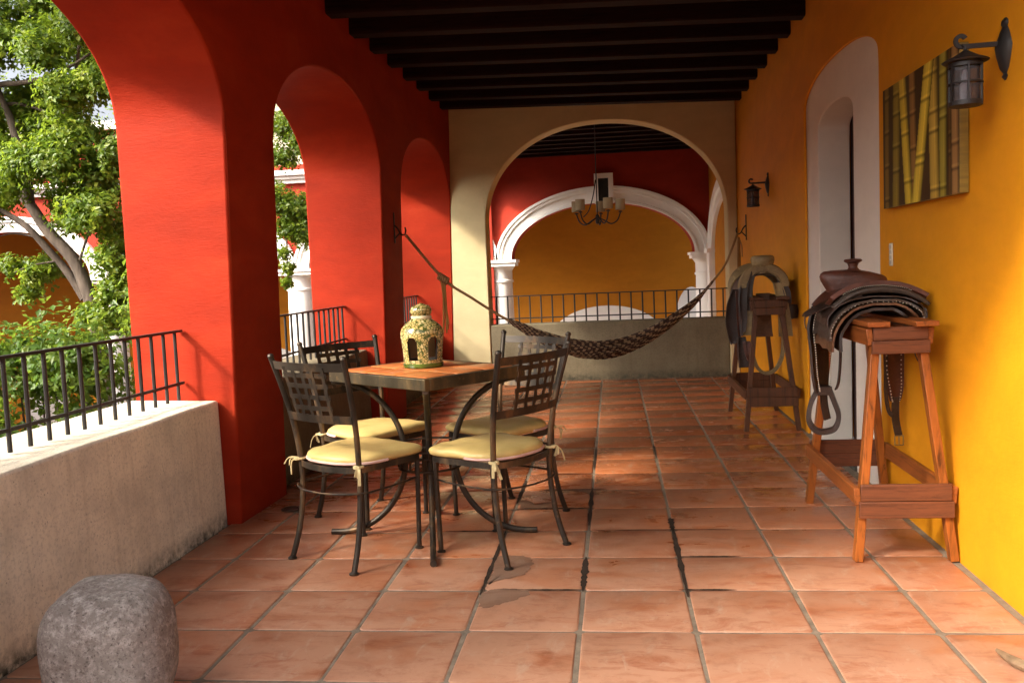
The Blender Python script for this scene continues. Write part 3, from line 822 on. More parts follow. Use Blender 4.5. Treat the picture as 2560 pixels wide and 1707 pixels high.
# ------------------------------------------------------------------ chairs
def make_chair():
    o = thing('iron_chair', 'x', 'chair')
    def post(s):
        return smoothpath([(s*.207,-.248,.0),(s*.198,-.205,.13),(s*.193,-.180,.28),(s*.194,-.176,.43),(s*.209,-.196,.62),(s*.229,-.238,.80),(s*.243,-.272,.918)], 6)
    for s in (-1, 1):
        m = MB(); p = post(s); m.tube(p, .0130, 10)
        e = p[-1]; m.lathe([(.013,-.002),(.0155,.004),(.012,.013),(.003,.017)], 10, tuple(e))
        m.lathe([(.020,0),(.021,.006),(.013,.012)], 12, (s*.207,-.248,0)); m.build('back_post', MAT['iron'], o)
        m = MB(); m.tube([(s*.190,.167,.002),(s*.192,.178,.43)], .0115, 10); m.lathe([(.019,0),(.020,.006),(.0115,.011)], 12, (s*.190,.167,0)); m.build('front_leg', MAT['iron'], o)
    # seat ring
    ring = smoothpath([(.198,.182,.432),(.0,.192,.432),(-.198,.182,.432),(-.205,.0,.432),(-.194,-.165,.432),(-.10,-.215,.432),(0,-.228,.432),(.10,-.215,.432),(.194,-.165,.432),(.205,0,.432)], 5, closed=True)
    m = MB(); m.bar(ring, .026, .006, closed=True); m.build('seat_ring', MAT['iron'], o)
    m = MB(); m.box(-.195,.195,-.16,-.13,.428,.433); m.box(-.20,.20,.02,.05,.428,.433); m.build('seat_support', MAT['iron'], o)
    st = smoothpath([(.191,.174,.335),(.214,.06,.335),(.222,-.08,.335),(.205,-.19,.335),(.10,-.255,.335),(0,-.268,.335),(-.10,-.255,.335),(-.205,-.19,.335),(-.222,-.08,.335),(-.214,.06,.335),(-.191,.174,.335)], 4)
    m = MB(); m.tube(st, .0048, 6); m.build('stretcher_ring', MAT['iron'], o)
    def backy(z): return -.176 - (z-.43)*.09 - max(0, z-.55)*.155
    def bow(x, z): return backy(z) - .034*(1-(x/.225)**2)
    for (z, hgt, nm) in ((.885, .036, 'top_rail'), (.655, .036, 'bottom_rail')):
        m = MB(); hw = .238 if z > .8 else .212
        m.bar([(x, bow(x, z), z) for x in np.linspace(-hw, hw, 17)], hgt, .005, up=(0,-.25,1)); m.build(nm, MAT['iron'], o)
    for i in range(5):
        x = -.112 + .056*i
        m = MB(); m.sweep([(x*(1+.12*(z-.65)/.24), bow(x, z) + (.0018 if (i + k) % 2 else -.0018), z) for k, z in enumerate(np.linspace(.65, .885, 9))], [(-.0105,-.0016),(.0105,-.0016),(.0105,.0016),(-.0105,.0016)], up=(0,1,0)); m.build('upright_strip', MAT['iron'], o)
    for k, z in enumerate((.703, .752, .802, .848)):
        m = MB(); m.bar([(x*(1+.12*(z-.65)/.24), bow(x, z) + (-.0018 if (i + k) % 2 else .0018), z) for i, x in enumerate(np.linspace(-.128, .128, 10))], .021, .0032, up=(0,-.25,1)); m.build('cross_strip', MAT['iron'], o)
    return o
def make_cushion(mat):
    o = thing('seat_cushion', 'x', 'cushion')
    out = smoothpath([(.212,.196,0),(0,.208,0),(-.212,.196,0),(-.217,.02,0),(-.200,-.125,0),(-.11,-.196,0),(0,-.212,0),(.11,-.196,0),(.200,-.125,0),(.217,.02,0)], 7, closed=True)
    prof = [(.0,.0),(.55,.0),(.93,.001),(.985,.010),(1.0,.021),(.985,.031),(.93,.040),(.75,.046),(.45,.049),(.2,.050),(.0,.050)]
    m = MB(); n = len(out); vs = []; fs = []
    for (k, z) in prof[1:-1]:
        for i, p in enumerate(out): vs.append((p.x*k, p.y*k, z + (.006*mnoise.noise((p.x*k*13, p.y*k*13, z*20)) if z > .01 else 0)))
    for j in range(len(prof)-3):
        for i in range(n): fs.append((j*n+i, j*n+(i+1) % n, (j+1)*n+(i+1) % n, (j+1)*n+i))
    fs += [tuple(range(n)), tuple((len(prof)-3)*n+i for i in range(n))]
    m.add(vs, fs); m.build('pad', mat, o, smooth=60)
    m = MB(); m.tube([(p.x*1.0, p.y*1.0, .010) for p in out if p.y < -.02] , .0065, 6); m.build('piping', MAT['piping'], o)
    for s in (-1, 1):
        m = MB(); r = random.Random(s+3)
        for k in range(4):
            a0 = Vector((s*.200,-.182,.006)); d = Vector((s*r.uniform(.0,.05), -r.uniform(.01,.05), -r.uniform(.02,.085)))
            m.bar(smoothpath([a0, a0 + d*.4 + Vector((s*.014,-.012,.014)), a0 + d], 4), .012, .004, up=(s*.5,.8,.1))
        m.tube([(s*.194 + .019*math.cos(q), -.178 + .019*math.sin(q), .004) for q in np.linspace(0, 2*PI, 13)[:-1]], .006, 6, closed=True)
        m.lathe([(.002,-.008),(.011,-.005),(.011,.006),(.002,.010)], 8, (s*.198,-.197,.004)); m.build('tie', MAT['tie'], o)
    return o
proto = make_chair()
protoc = make_cushion(MAT['cushion'])
CH = [
    (-1.178, 3.94, -0.559, 'bronzed iron chair beside the red pillar, its woven back towards the boulder', 'mustard seat cushion tied with bows on the chair nearest the concrete parapet'),
    (-0.57, 3.986, 0.987, 'bronzed iron chair standing farthest out on the open tile floor', 'mustard seat cushion in full sun on the chair farthest out on the floor'),
    (-1.271, 4.533, -2.232, 'iron chair behind the table, dark back against the railing', 'mustard seat cushion on the chair between table and middle arch'),
    (-0.599, 4.54, -3.844, 'iron chair behind the table, back in front of the hammock', 'shaded mustard seat cushion on the chair in front of the hammock'),
]
for i, (cx, cy, rz, lab, clab) in enumerate(CH):
    o = proto if i == 0 else copy_tree(proto)
    k = protoc if i == 0 else copy_tree(protoc)
    tag(o, lab, 'chair', 'iron chairs around the patio table'); tag(k, clab, 'cushion', 'cushions on the iron chairs')
    o.location = (cx, cy, 0); o.rotation_euler = (0,0,rz)
    k.location = (cx, cy, .4455); k.rotation_euler = (0,0,rz)

# ceramic lantern on the table
ln = thing('ceramic_lantern', 'green and cream glazed ceramic lantern with a round knob, on the table', 'lantern', (-.925, 4.245, TZ+.003), -.309)
S = 48
prof = [(.094,.022),(.0955,.05),(.0985,.085),(.102,.12),(.1045,.15),(.1035,.172),(.097,.190),(.083,.206),(.066,.219),(.052,.228),(.046,.236)]
vs = []; fs = []; keep = []
zs = np.linspace(.022, .236, 40)
def rad(z): return np.interp(z, [p[1] for p in prof], [p[0] for p in prof])
for sgn, dr_ in ((0,0),(1,-.009)):
    for z in zs:
        for i in range(96):
            a_ = 2*PI*i/96; vs.append(((rad(z)+dr_)*math.cos(a_), (rad(z)+dr_)*math.sin(a_), z))
NZ = len(zs)
def hole(i, j):
    a_ = 2*PI*(i+.5)/96; z = (zs[j]+zs[j+1])/2
    u = (a_/(PI/3)) % 1.0 - .5
    if z < .036: return False
    wv = .25
    if abs(u) > wv: return False
    top = .150 - .028*(abs(u)/wv)**3
    return z < top
m = MB(); N = NZ*96
for j in range(NZ-1):
    for i in range(96):
        if hole(i, j): continue
        k = (i+1) % 96
        A, B, C_, D = j*96+i, j*96+k, (j+1)*96+k, (j+1)*96+i
        fs.append((A,B,C_,D)); fs.append((N+D,N+C_,N+B,N+A))
        if hole(k, j): fs.append((B, N+B, N+C_, C_))
        if hole(i-1, j): fs.append((A, D, N+D, N+A))
        if j > 0 and hole(i, j-1): fs.append((A, N+A, N+B, B))
        if j < NZ-2 and hole(i, j+1): fs.append((D, C_, N+C_, N+D))
m.add(vs, fs)
m.m = [0 if max(q) < N else 1 for q in m.f]
m.build('body', [MAT['majolica'], MAT['glaze_in']], ln, smooth=50)
m = MB(); m.lathe([(.092,0),(.097,.004),(.098,.018),(.092,.023),(.03,.024)], 40); m.build('base', MAT['greenglaze'], ln)
m = MB(); m.lathe([(.046,.232),(.050,.236),(.050,.244),(.045,.248)], 32); m.build('collar', MAT['creamglaze'], ln)
m = MB(); m.lathe([(.040,.246),(.049,.256),(.052,.270),(.049,.284),(.040,.294),(.022,.300),(.012,.305),(.003,.308)], 32); m.build('knob', MAT['majolica'], ln)

# ------------------------------------------------------------------ boulder
bm = bmesh.new(); bmesh.ops.create_icosphere(bm, subdivisions=5, radius=1)
for v in bm.verts:
    d = v.co.normalized()
    r = 1/((abs(d.x)**3.1 + abs(d.y)**3.1 + abs(d.z)**2.8)**(1/3.0))
    r *= 1 + .06*mnoise.noise(d*1.3 + Vector((3,1,2))) + .02*mnoise.noise(d*3.5) + .006*mnoise.noise(d*11)
    v.co = Vector((d.x*r*.176, d.y*r*.18, max(-.185, d.z*r*.212)))
me = bpy.data.meshes.new('boulder'); bm.to_mesh(me); bm.free(); me.materials.append(MAT['boulder']); me.shade_smooth()
o = bpy.data.objects.new('boulder', me); COL.objects.link(o); o.location = (-1.528, 2.46, .178); o.rotation_euler = (.03, .04, .25)
tag(o, 'large rounded grey granite boulder on the tiles beside the parapet', 'boulder')
# curved stick
m = MB(); pts = smoothpath([(1.158,2.875,.012),(1.163,2.83,.014),(1.175,2.775,.016),(1.205,2.725,.018),(1.26,2.68,.02),(1.34,2.66,.02)], 6)
m.tube(pts, .017, 8, scale=[.35+.65*min(1, i/12) for i in range(len(pts))])
o = m.build('driftwood_stick', MAT['stick']); tag(o, 'curved weathered wooden stick lying on the tiles by the yellow wall', 'stick')

# ------------------------------------------------------------------ trestles
def trestle(label, loc, rz, mats, fl_len=.93):
    leg_m, long_m, cross_m = mats
    o = thing('saddle_stand', label, 'saddle stand', loc, rz, 'wooden trestles that carry saddles')
    w, t = .046, .034           # leg cross section
    Lh = fl_len/2
    hb, ht = .19, .085          # half spread at floor / top
    for sx in (-1, 1):
        for sy in (-1, 1):
            A = Vector((sx*hb, sy*Lh, 0)); B = Vector((sx*ht, sy*(Lh-.085), .965))
            m = MB(); m.sweep([A, B], [(-t/2,-w/2),(t/2,-w/2),(t/2,w/2),(-t/2,w/2)], up=(0,1,0)); m.build('leg', leg_m, o, bevel=.003)
    m_at = lambda z: (hb + (ht-hb)*z/.965, Lh - .085*z/.965)
    for z, nm in ((.275, 'low_side_rail'), (.925, 'high_side_rail')):
        x, y = m_at(z)
        for sx in (-1, 1):
            m = MB(); m.box(-.012,.012,-y-.035,y+.035,-.035,.035); q = m.build(nm, long_m, o, bevel=.003)
            q.location = (sx*(x+.03), 0, z); q.rotation_euler = (0, sx*.10, 0)
    for z, nm in ((.290, 'low_end_board'), (.220, 'low_end_board'), (.938, 'high_end_board'), (.882, 'high_end_board')):
        x, y = m_at(z); hh = .0342 if z < .5 else .0272
        for sy in (-1, 1):
            m = MB(); m.box(-x-.02, x+.02, -.011, .011, -hh, hh); q = m.build(nm, cross_m, o, bevel=.003); q.location = (0, sy*(y+.037), z)
    for x0, x1, ex in ((-.135, -.045, 0), (.045, .135, .03)):
        m = MB(); m.box(x0, x1, -Lh+.02-ex, Lh-.05, .9665, .988); m.build('top_board', long_m, o, bevel=.003)
    return o
trestle('orange varnished pine trestle close to the doorway, carrying the brown saddle', (1.16, 4.235, 0), 0, (MAT['pine'], MAT['pine_y'], MAT['pine_x']))
trestle('shade-darkened old pine trestle by the hammock end, carrying the olive saddle', (1.135, 7.19, 0), 0, (MAT['oldpine'], MAT['oldpine'], MAT['oldpine']))

# ------------------------------------------------------------------ saddles
def shell(mb, xc, ys, fn, thick, mi=0, n=22, t0=-1, t1=1):
    """fn(t, v) -> (dx, z); ys list"""
    P = []
    for v, y in enumerate(ys):
        row = []
        for k in range(n+1):
            t = t0 + (t1-t0)*k/n
            dx, dy, z = fn(t, v/(len(ys)-1))
            row.append((xc+dx, y+dy, z))
        P.append(row)
    mb.grid(P, mi, thick)
def dots(mb, pts, r=.0035):
    for p in pts: mb.lathe([(.0005,-r),(r,-r*.3),(r,r*.3),(.0005,r)], 6, p)

s1 = thing('western_saddle', 'brown stitched leather saddle with a horn on the orange trestle', 'saddle', (1.14, 4.26, .988))
# coordinates inside: x across, y forward (away from the viewer), z above the board
def U(width_l, width_r, drop_l, drop_r, top, rise=0):
    def f(t, v):
        w = width_l if t < 0 else width_r; d = drop_l if t < 0 else drop_r
        a = abs(t)
        x = w*(math.sin(min(a, 1)*PI/2)**.9)*(1 if t > 0 else -1)
        z = top + rise*(v-.5)**2 - d*(1-math.cos(a*PI/2))**1.15
        e = abs(t)**2; return x + .010*e*mnoise.noise((v*7, t*2, 4)), (.018 + .03*e)*mnoise.noise((t*3.5, v*2, 1 + width_l*30)), z + (.006 + .012*e)*mnoise.noise((t*5, v*5, width_l*9)) - .03*max(0, -t-.5)*(1-v)
    return f
m = MB(); shell(m, 0, np.linspace(-.27, .22, 12), U(.20,.165,.18,.14,.058), .010); m.build('skirt', MAT['lea_tan'], s1)
m = MB(); shell(m, 0, np.linspace(-.255, .24, 8), U(.165,.135,.150,.125,.034), .012); m.build('lining', MAT['lea_dark'], s1)
m = MB(); shell(m, 0, np.linspace(-.285, .18, 12), U(.212,.176,.150,.12,.076), .009); m.build('pad_layer', MAT['lea_grey'], s1)
m = MB(); shell(m, 0, np.linspace(-.262, -.05, 6), U(.222,.182,.105,.095,.092), .006); m.build('rear_jockey', MAT['lea_dark'], s1)
m = MB(); uf = U(.214,.178,.150,.12,.0765); dots(m, [(uf(t_, 0)[0], -.287 + uf(t_, 0)[1], uf(t_, 0)[2] - .003) for t_ in np.linspace(-.96, .9, 34)], .0026); m.build('stitching', MAT['stitch'], s1)
# pointed jockey flap to the left
def jock(t, v):
    k = v
    x = -.09 - .225*k + .0*t; z = .106 - .02*k - .062*k*k
    return x, t*.16*(1-k**1.5*.85), z - .03*abs(t)*(1-k)
P = [];
m = MB()
for i in range(9):
    k = i/8; row = []
    for j in range(9):
        t = -1 + 2*j/8
        row.append((-.07 - .215*k, -.08 + t*.15*(1-.85*k**1.5), .112 - .092*k**1.3 - .015*t*t + .006*mnoise.noise((k*4, t*2, 0))))
    P.append(row)
m.grid(P, 0, .007); m.build('jockey_flap', MAT['lea_dark'], s1)
# seat with the rolled cantle nearest to the viewer
P = []
for i in range(15):
    v = i/14; y = -.20 + .42*v; row = []
    for j in range(21):
        t = -1 + 2*j/20
        w = .195 - .03*v + .01*math.sin(v*PI)
        rise = .040*(1-v)**5 + .02*v**4
        z = .104 + rise - (.060 + .03*v)*abs(t)**2.4 - .012*math.sin(v*PI)*(1-t*t)
        row.append((t*w - .01 + .012*(1-v), y - .03*abs(t)**2*(1-v), z))
    P.append(row)
m = MB(); m.grid(P, 0, .020); m.build('seat', MAT['lea_red'], s1)
m = MB(); pts = []
for j in range(25):
    t = -1 + 2*j/24
    pts.append((t*.200 + .004, -.205 - .032*t*t, .122 - .070*abs(t)**2.5))
m.sweep(pts, [(.022*math.cos(q)*1.25, .016*math.sin(q)) for q in np.linspace(0, 2*PI, 11)[:-1]], up=(0,0,1), scale=[.45+.55*math.sin(PI*j/24)**.5 for j in range(25)])
m.build('cantle_roll', MAT['lea_grey'], s1)
m = MB(); dots(m, [(p[0], p[1]+.010, p[2]+.019) for p in smoothpath(pts[3:-4], 2)], .0026); m.build('stitching', MAT['stitch'], s1)
# fork (swell)
P = []
FK = [(.04,.118,.05),(.075,.116,.052),(.10,.126,.055),(.125,.140,.056),(.148,.152,.055),(.166,.156,.050),(.178,.151,.042),(.186,.138,.034),(.191,.100,.024),(.194,.045,.016)]
FK = [(z + .016*(z > .05), w_, d_) for z, w_, d_ in FK]
for z, w_, d_ in FK:
    row = []
    for k in range(41):
        q = 2*PI*k/40; co, si = math.cos(q), math.sin(q)
        x = w_*math.copysign(abs(co)**.62, co); y = d_*math.copysign(abs(si)**.8, si)
        row.append((x, .195 + y, z - .17*max(0, x)*(z/.19) + .004*mnoise.noise((x*20, y*20, z*20))))
    P.append(row)
m = MB(); m.grid(P); m.build('fork', MAT['lea_red'], s1, smooth=70)
m = MB(); m.lathe([(.046,.200),(.028,.208),(.021,.216),(.020,.222),(.026,.238),(.040,.246),(.042,.252),(.036,.258),(.004,.260)], 20, (.0,.195,0)); m.build('horn', MAT['lea_red'], s1)
# near fender hanging down, with stirrup
def strap(m, pts, w, t, up, **k): m.sweep(smoothpath(pts, 6), [(-t/2,-w/2),(t/2,-w/2),(t/2,w/2),(-t/2,w/2)], up, **k)
ud = Vector((.62,.78,0))
def fender(pts, ws, t=.011):
    pp = smoothpath(pts, 5); n = len(pp); sc = np.interp(np.linspace(0,1,n), np.linspace(0,1,len(ws)), ws)
    m = MB(); P = []
    for p, w_ in zip(pp, sc): P.append([Vector(p) + ud*(w_*(k/6-.5)) + Vector((-.010*math.sin(PI*k/6), .006*math.sin(PI*k/6), 0)) for k in range(7)])
    m.grid(P, 0, t); return m, pp, sc
fp = [(-.165,.11,.045),(-.182,.11,-.05),(-.176,.11,-.17),(-.172,.11,-.28),(-.168,.11,-.365)]
fm, pp, sc = fender(fp, [.165,.185,.17,.16,.115])
fe = fm.build('fender', MAT['lea_dark'], s1)
m = MB()
for e in (-.43, .43):
    dots(m, [tuple(Vector(p) + ud*(w_*e) + Vector((.011,-.009,0))) for p, w_ in list(zip(pp, sc))[1:-1]] + [tuple((Vector(pp[i])+Vector(pp[i+1]))/2 + ud*((sc[i]+sc[i+1])/2*e) + Vector((.011,-.009,0))) for i in range(1, len(pp)-2)], .0036)
m.build('stitching', MAT['stitch'], fe)
m = MB(); strap(m, [(-.145,.02,.06),(-.112,.02,-.06),(-.105,.02,-.17),(-.112,.03,-.30),(-.12,.05,-.345)], .02, .006, (.6,.8,0)); strap(m, [(-.16,.04,.04),(-.10,.02,.0),(-.093,.02,-.09)], .035, .006, (.6,.8,0)); m.build('strap', MAT['lea_dark'], s1)
m = MB()
pts = smoothpath([(-.190,.115,-.355),(-.222,.115,-.42),(-.232,.115,-.50),(-.20,.115,-.548),(-.155,.115,-.556),(-.11,.115,-.538),(-.094,.115,-.48),(-.115,.115,-.41),(-.135,.115,-.355)], 6)
m.sweep(pts, [(-.011,-.030),(.011,-.030),(.011,.030),(-.011,.030)], up=(.25,1,0)); m.box(-.196,-.130,.084,.146,-.378,-.338)
m.build('stirrup', MAT['lea_dark'], s1)
m = MB(); strap(m, [(-.165,.105,-.36),(-.162,.105,-.42),(-.155,.10,-.47),(-.15,.10,-.495)], .034, .012, (.9,.4,0)); m.build('strap', MAT['lea_dark'], s1)
# far fender between the trestle legs, and a hanging cinch strap with its buckle
ud = Vector((.9,.3,0))
fm, pp, sc = fender([(.150,.10,-.02),(.165,.12,-.15),(.172,.14,-.27),(.178,.14,-.355),(.178,.14,-.42)], [.10,.11,.105,.085,.05], .010)
fe2 = fm.build('fender', MAT['lea_red'], s1)
m = MB(); dots(m, [tuple(Vector(p) + ud*(w_*.34) + Vector((-.004,-.013,0))) for p, w_ in zip(pp, sc)] + [tuple(Vector(p) - ud*(w_*.42) + Vector((-.004,-.013,0))) for p, w_ in zip(pp, sc)], .0032); m.build('stitching', MAT['stitch'], fe2)
m = MB(); strap(m, [(.172,.13,-.40),(.170,.13,-.50),(.184,.13,-.585)], .036, .006, (1,.2,0)); strap(m, [(.128,.12,-.18),(.124,.12,-.36),(.135,.12,-.46),(.155,.12,-.49)], .018, .005, (1,.2,0)); m.build('strap', MAT['lea_dark'], s1)
m = MB(); m.tube([(.165,.125,-.585),(.165,.125,-.63),(.203,.125,-.63),(.203,.125,-.585)], .0035, 6, closed=True); m.tube([(.184,.125,-.585),(.184,.125,-.63)], .0025, 6); m.build('buckle', MAT['brass'], s1)
m = MB(); strap(m, [(.17,-.16,.05),(.20,-.20,.03),(.205,-.2,.0)], .03, .006, (.3,1,0)); m.build('strap', MAT['lea_dark'], s1); m = MB(); m.tube(smoothpath([(-.282,-.08,.02),(-.284,-.08,-.02),(-.280,-.08,-.045)], 4), .003, 5); m.build('thong', MAT['lea_dark'], s1); m = MB(); m.tube(smoothpath([(.155,-.2,-.03),(.15,-.2,-.13),(.165,-.2,-.19),(.185,-.2,-.205)], 4), .003, 5); m.build('thong', MAT['lea_dark'], s1)

s2 = thing('olive_saddle', 'olive hide saddle with a broad flat horn and hanging straps', 'saddle', (1.115, 6.93, .988))
m = MB(); m.lathe([(.045,.208),(.060,.216),(.078,.238),(.088,.268),(.086,.290),(.078,.300),(.060,.306),(.004,.308)], 24, (.0,-.02,0), sy=.85); m.lathe([(.05,.17),(.04,.21)], 20, (0,-.02,0)); m.build('horn', MAT['lea_olive'], s2)
pts = []
for k in range(21):
    q = PI*k/20; pts.append((-.155*math.cos(q), -.05, .07 + .145*math.sin(q)))
m = MB(); m.sweep(pts, [(-.030,-.022),(.030,-.022),(.036,.0),(.026,.024),(-.026,.024),(-.036,.0)], up=(0,-1,0)); m.build('pommel', MAT['lea_olive'], s2)
def f2(t, v):
    a = abs(t); return .175*math.sin(a*PI/2)*(1 if t > 0 else -1), 0, .155 - .20*(1-math.cos(a*PI/2))**1.1 + .03*(v-.4)**2
m = MB(); shell(m, 0, np.linspace(-.03, .42, 8), f2, .02); m.build('seat', MAT['lea_dark'], s2)
m = MB(); shell(m, 0, np.linspace(.40, .50, 5), lambda t, v: (.17*math.sin(abs(t)*PI/2)*(1 if t > 0 else -1), 0, .17 + .06*v - .16*(1-math.cos(abs(t)*PI/2))), .025); m.build('cantle', MAT['lea_olive'], s2)
ud = Vector((1,.05,0))
def hang(name, mat, pts, ws, t=.012):
    fm, _, _ = fender(pts, ws, t); return fm.build(name, MAT[mat], s2)
hang('fender', 'lea_olive', [(-.10,-.06,.10),(-.105,-.07,-.05),(-.115,-.08,-.18),(-.118,-.08,-.285)], [.03,.05,.07,.085])
hang('fender', 'lea_olive', [(.10,-.07,.10),(.13,-.09,-.04),(.145,-.09,-.18),(.150,-.09,-.300)], [.06,.075,.09,.10])
hang('skirt', 'lea_tan', [(.02,.10,.02),(.015,.10,-.10),(.01,.10,-.22),(.01,.10,-.315)], [.10,.12,.14,.16])
hang('skirt', 'lea_dark', [(-.185,.0,.06),(-.215,-.02,-.05),(-.225,-.02,-.18),(-.215,-.02,-.30),(-.225,-.02,-.35)], [.06,.10,.11,.09,.02])
hang('strap', 'lea_dark', [(-.13,-.06,.15),(-.155,-.09,.0),(-.155,-.09,-.16),(-.16,-.09,-.26)], [.05,.055,.05,.03])
hang('strap', 'lea_red', [(-.185,-.07,.05),(-.185,-.09,-.12),(-.175,-.09,-.29)], [.02,.022,.02])
hang('strap', 'lea_grey', [(-.07,-.07,.19),(-.10,-.09,.06),(-.11,-.09,-.10)], [.02,.025,.02])
hang('strap', 'lea_dark', [(.13,-.05,.13),(.165,-.08,.03),(.17,-.08,-.06)], [.04,.05,.05])
hang('stirrup', 'lea_dark', [(-.165,-.05,-.30),(-.155,-.05,-.42),(-.14,-.05,-.53)], [.05,.075,.09], .02)
hang('tassel', 'lea_red', [(-.13,-.08,-.33),(-.12,-.08,-.41),(-.105,-.08,-.47)], [.035,.03,.012], .02)
m = MB(); m.sweep(smoothpath([(-.09,-.06,-.44),(-.06,-.06,-.53),(.0,-.06,-.575),(.07,-.06,-.55),(.12,-.06,-.46),(.135,-.06,-.34),(.13,-.05,-.28)], 6), [(-.012,-.02),(.012,-.02),(.012,.02),(-.012,.02)], up=(0,1,0)); m.build('cinch', MAT['lea_olive'], s2)
m = MB(); m.lathe([(.01,-.06),(.055,-.05),(.065,0),(.05,.05),(.01,.055)], 14, (.20,.0,-.12), sy=.7); m.build('stirrup', MAT['lea_dark'], s2)

# ------------------------------------------------------------------ hooks, hammock
def hook(label, loc, sx):
    o = thing('wall_hook', label, 'hook', loc, 0, 'iron hammock hooks')
    m = MB(); m.box(-.004,.004,-.012,.012,-.13,.13); m.build('plate', MAT['black'], o, bevel=.002)
    m = MB(); m.tube(smoothpath([(sx*.003,0,.02),(sx*.03,0,-.01),(sx*.055,0,-.055),(sx*.085,0,-.062),(sx*.098,0,-.03),(sx*.093,0,.0)], 6), .007, 8); m.tube([(sx*.003,0,-.09),(sx*.045,0,-.045)], .006, 8); m.build('hook_arm', MAT['black'], o)
    return o
hook('black iron hook on the dark red pillar holding the hammock rope', (xl(7.59,1.66)+.006, 7.59, 1.665), 1)
hook('black iron hook on the yellow wall holding the hammock rope', (XR-.006, 9.43, 1.60), -1)
hp = [(-1.757,7.61,1.60),(-1.482,7.786,1.213),(-1.27,7.91,1.04),(-1.058,8.034,.879),(-.858,8.151,.746),(-.651,8.272,.622),(-.38,8.43,.515),(-.139,8.571,.470),(.155,8.743,.508),(.46,8.921,.640),(.777,9.107,.850),(1.011,9.244,1.082),(1.15,9.33,1.26),(1.277,9.415,1.545)]
hm = thing('hammock', 'brown and tan striped cord hammock slung across the gallery', 'hammock', (-.2,8.5,.42))
off = Vector((-.2,8.5,.42))
HP = [p - off for p in smoothpath(hp, 10)]
acc = [0]
for i in range(1, len(HP)): acc.append(acc[-1] + (HP[i]-HP[i-1]).length)
LT = acc[-1]; S_ = [a/LT for a in acc]
i0 = next(i for i, s in enumerate(S_) if s > .285); i1 = next(i for i, s in enumerate(S_) if s > .855)
m = MB(); m.tube(HP[:i0+3], .013, 8); m.build('rope', MAT['rope'], hm)
m = MB(); m.tube(HP[i1-3:], .011, 8); m.build('rope', MAT['rope'], hm)
m = MB(); nst = 80
body = HP[i0:i1+1]; nb = len(body)
sidev = Vector((.5, -.86, 0)).normalized()
for q in range(nst):
    a_ = 2.399963*q; rr = math.sqrt((q+.5)/nst)
    oz, oy = rr*math.sin(a_), rr*math.cos(a_)
    pts = []
    for i, p in enumerate(body):
        s = i/(nb-1); env = math.sin(PI*min(1, s*1.05))**.75
        h_ = .012 + .074*env; d_ = .010 + .050*env
        wob = .020*mnoise.noise((s*7, q*1.7, 0))*env
        pts.append(p + Vector((0,0,1))*(oz*h_ + wob) + sidev*(oy*d_ + wob))
    ph = q*.61 % 1
    m.tube(pts, .0050, 5, mif=lambda i, ph=ph, oz=oz: 1 if ((i*.33 + oz*1.5 + ph*.9) % 1.0) < .36 else 0)
m.build('net', [MAT['ham_dark'], MAT['ham_lite']], hm, weld=False)
m = MB(); kp = Vector(hp[1]) - off
for k in range(5):
    m.tube([kp + Vector((.015*(k-2), .009*(k-2), -.012*(k-2))) + Vector((.0,.5,.0)).normalized()*.026*math.cos(t) + Vector((.45,0,.89))*.026*math.sin(t) for t in np.linspace(0, 2*PI, 13)[:-1]], .011, 6, closed=True)
m.build('knot', MAT['rope'], hm)
m = MB()
for k in range(7):
    r = random.Random(k); e = Vector((r.uniform(-.03,.03), r.uniform(-.02,.02), -.40 - .10*r.random()))
    m.tube(smoothpath([kp + Vector((-.02+.006*k,0,0)), kp + Vector((-.012+.004*k,.01,-.12)), kp + e], 5), .0075, 5)
m.build('tail', MAT['tassel'], hm)
m = MB(); ep = Vector((1.272,9.34,1.50)) - off
for k in range(4):
    m.tube(smoothpath([ep + Vector((.004*k,.01*k,0)), ep + Vector((-.01+.009*k,.01*k-.01,-.2)), ep + Vector((-.012+.006*k,-.02,-.42))], 5), .008, 5)
m.tube(smoothpath([ep, ep + Vector((.03,0,-.08)), ep + Vector((.035,0,-.2))], 4), .007, 5)
m.build('tail', MAT['rope'], hm)
m = MB()
for k in range(4):
    m.tube([ep + Vector((0,-.02,-.47)) + Vector((.042*math.cos(t), .02*math.sin(t+k), .042*math.sin(t))) + Vector((0,.012*(k-1.5),0)) for t in np.linspace(0, 2*PI, 13)[:-1]], .011, 6, closed=True)
m.build('knot', MAT['rope'], hm)

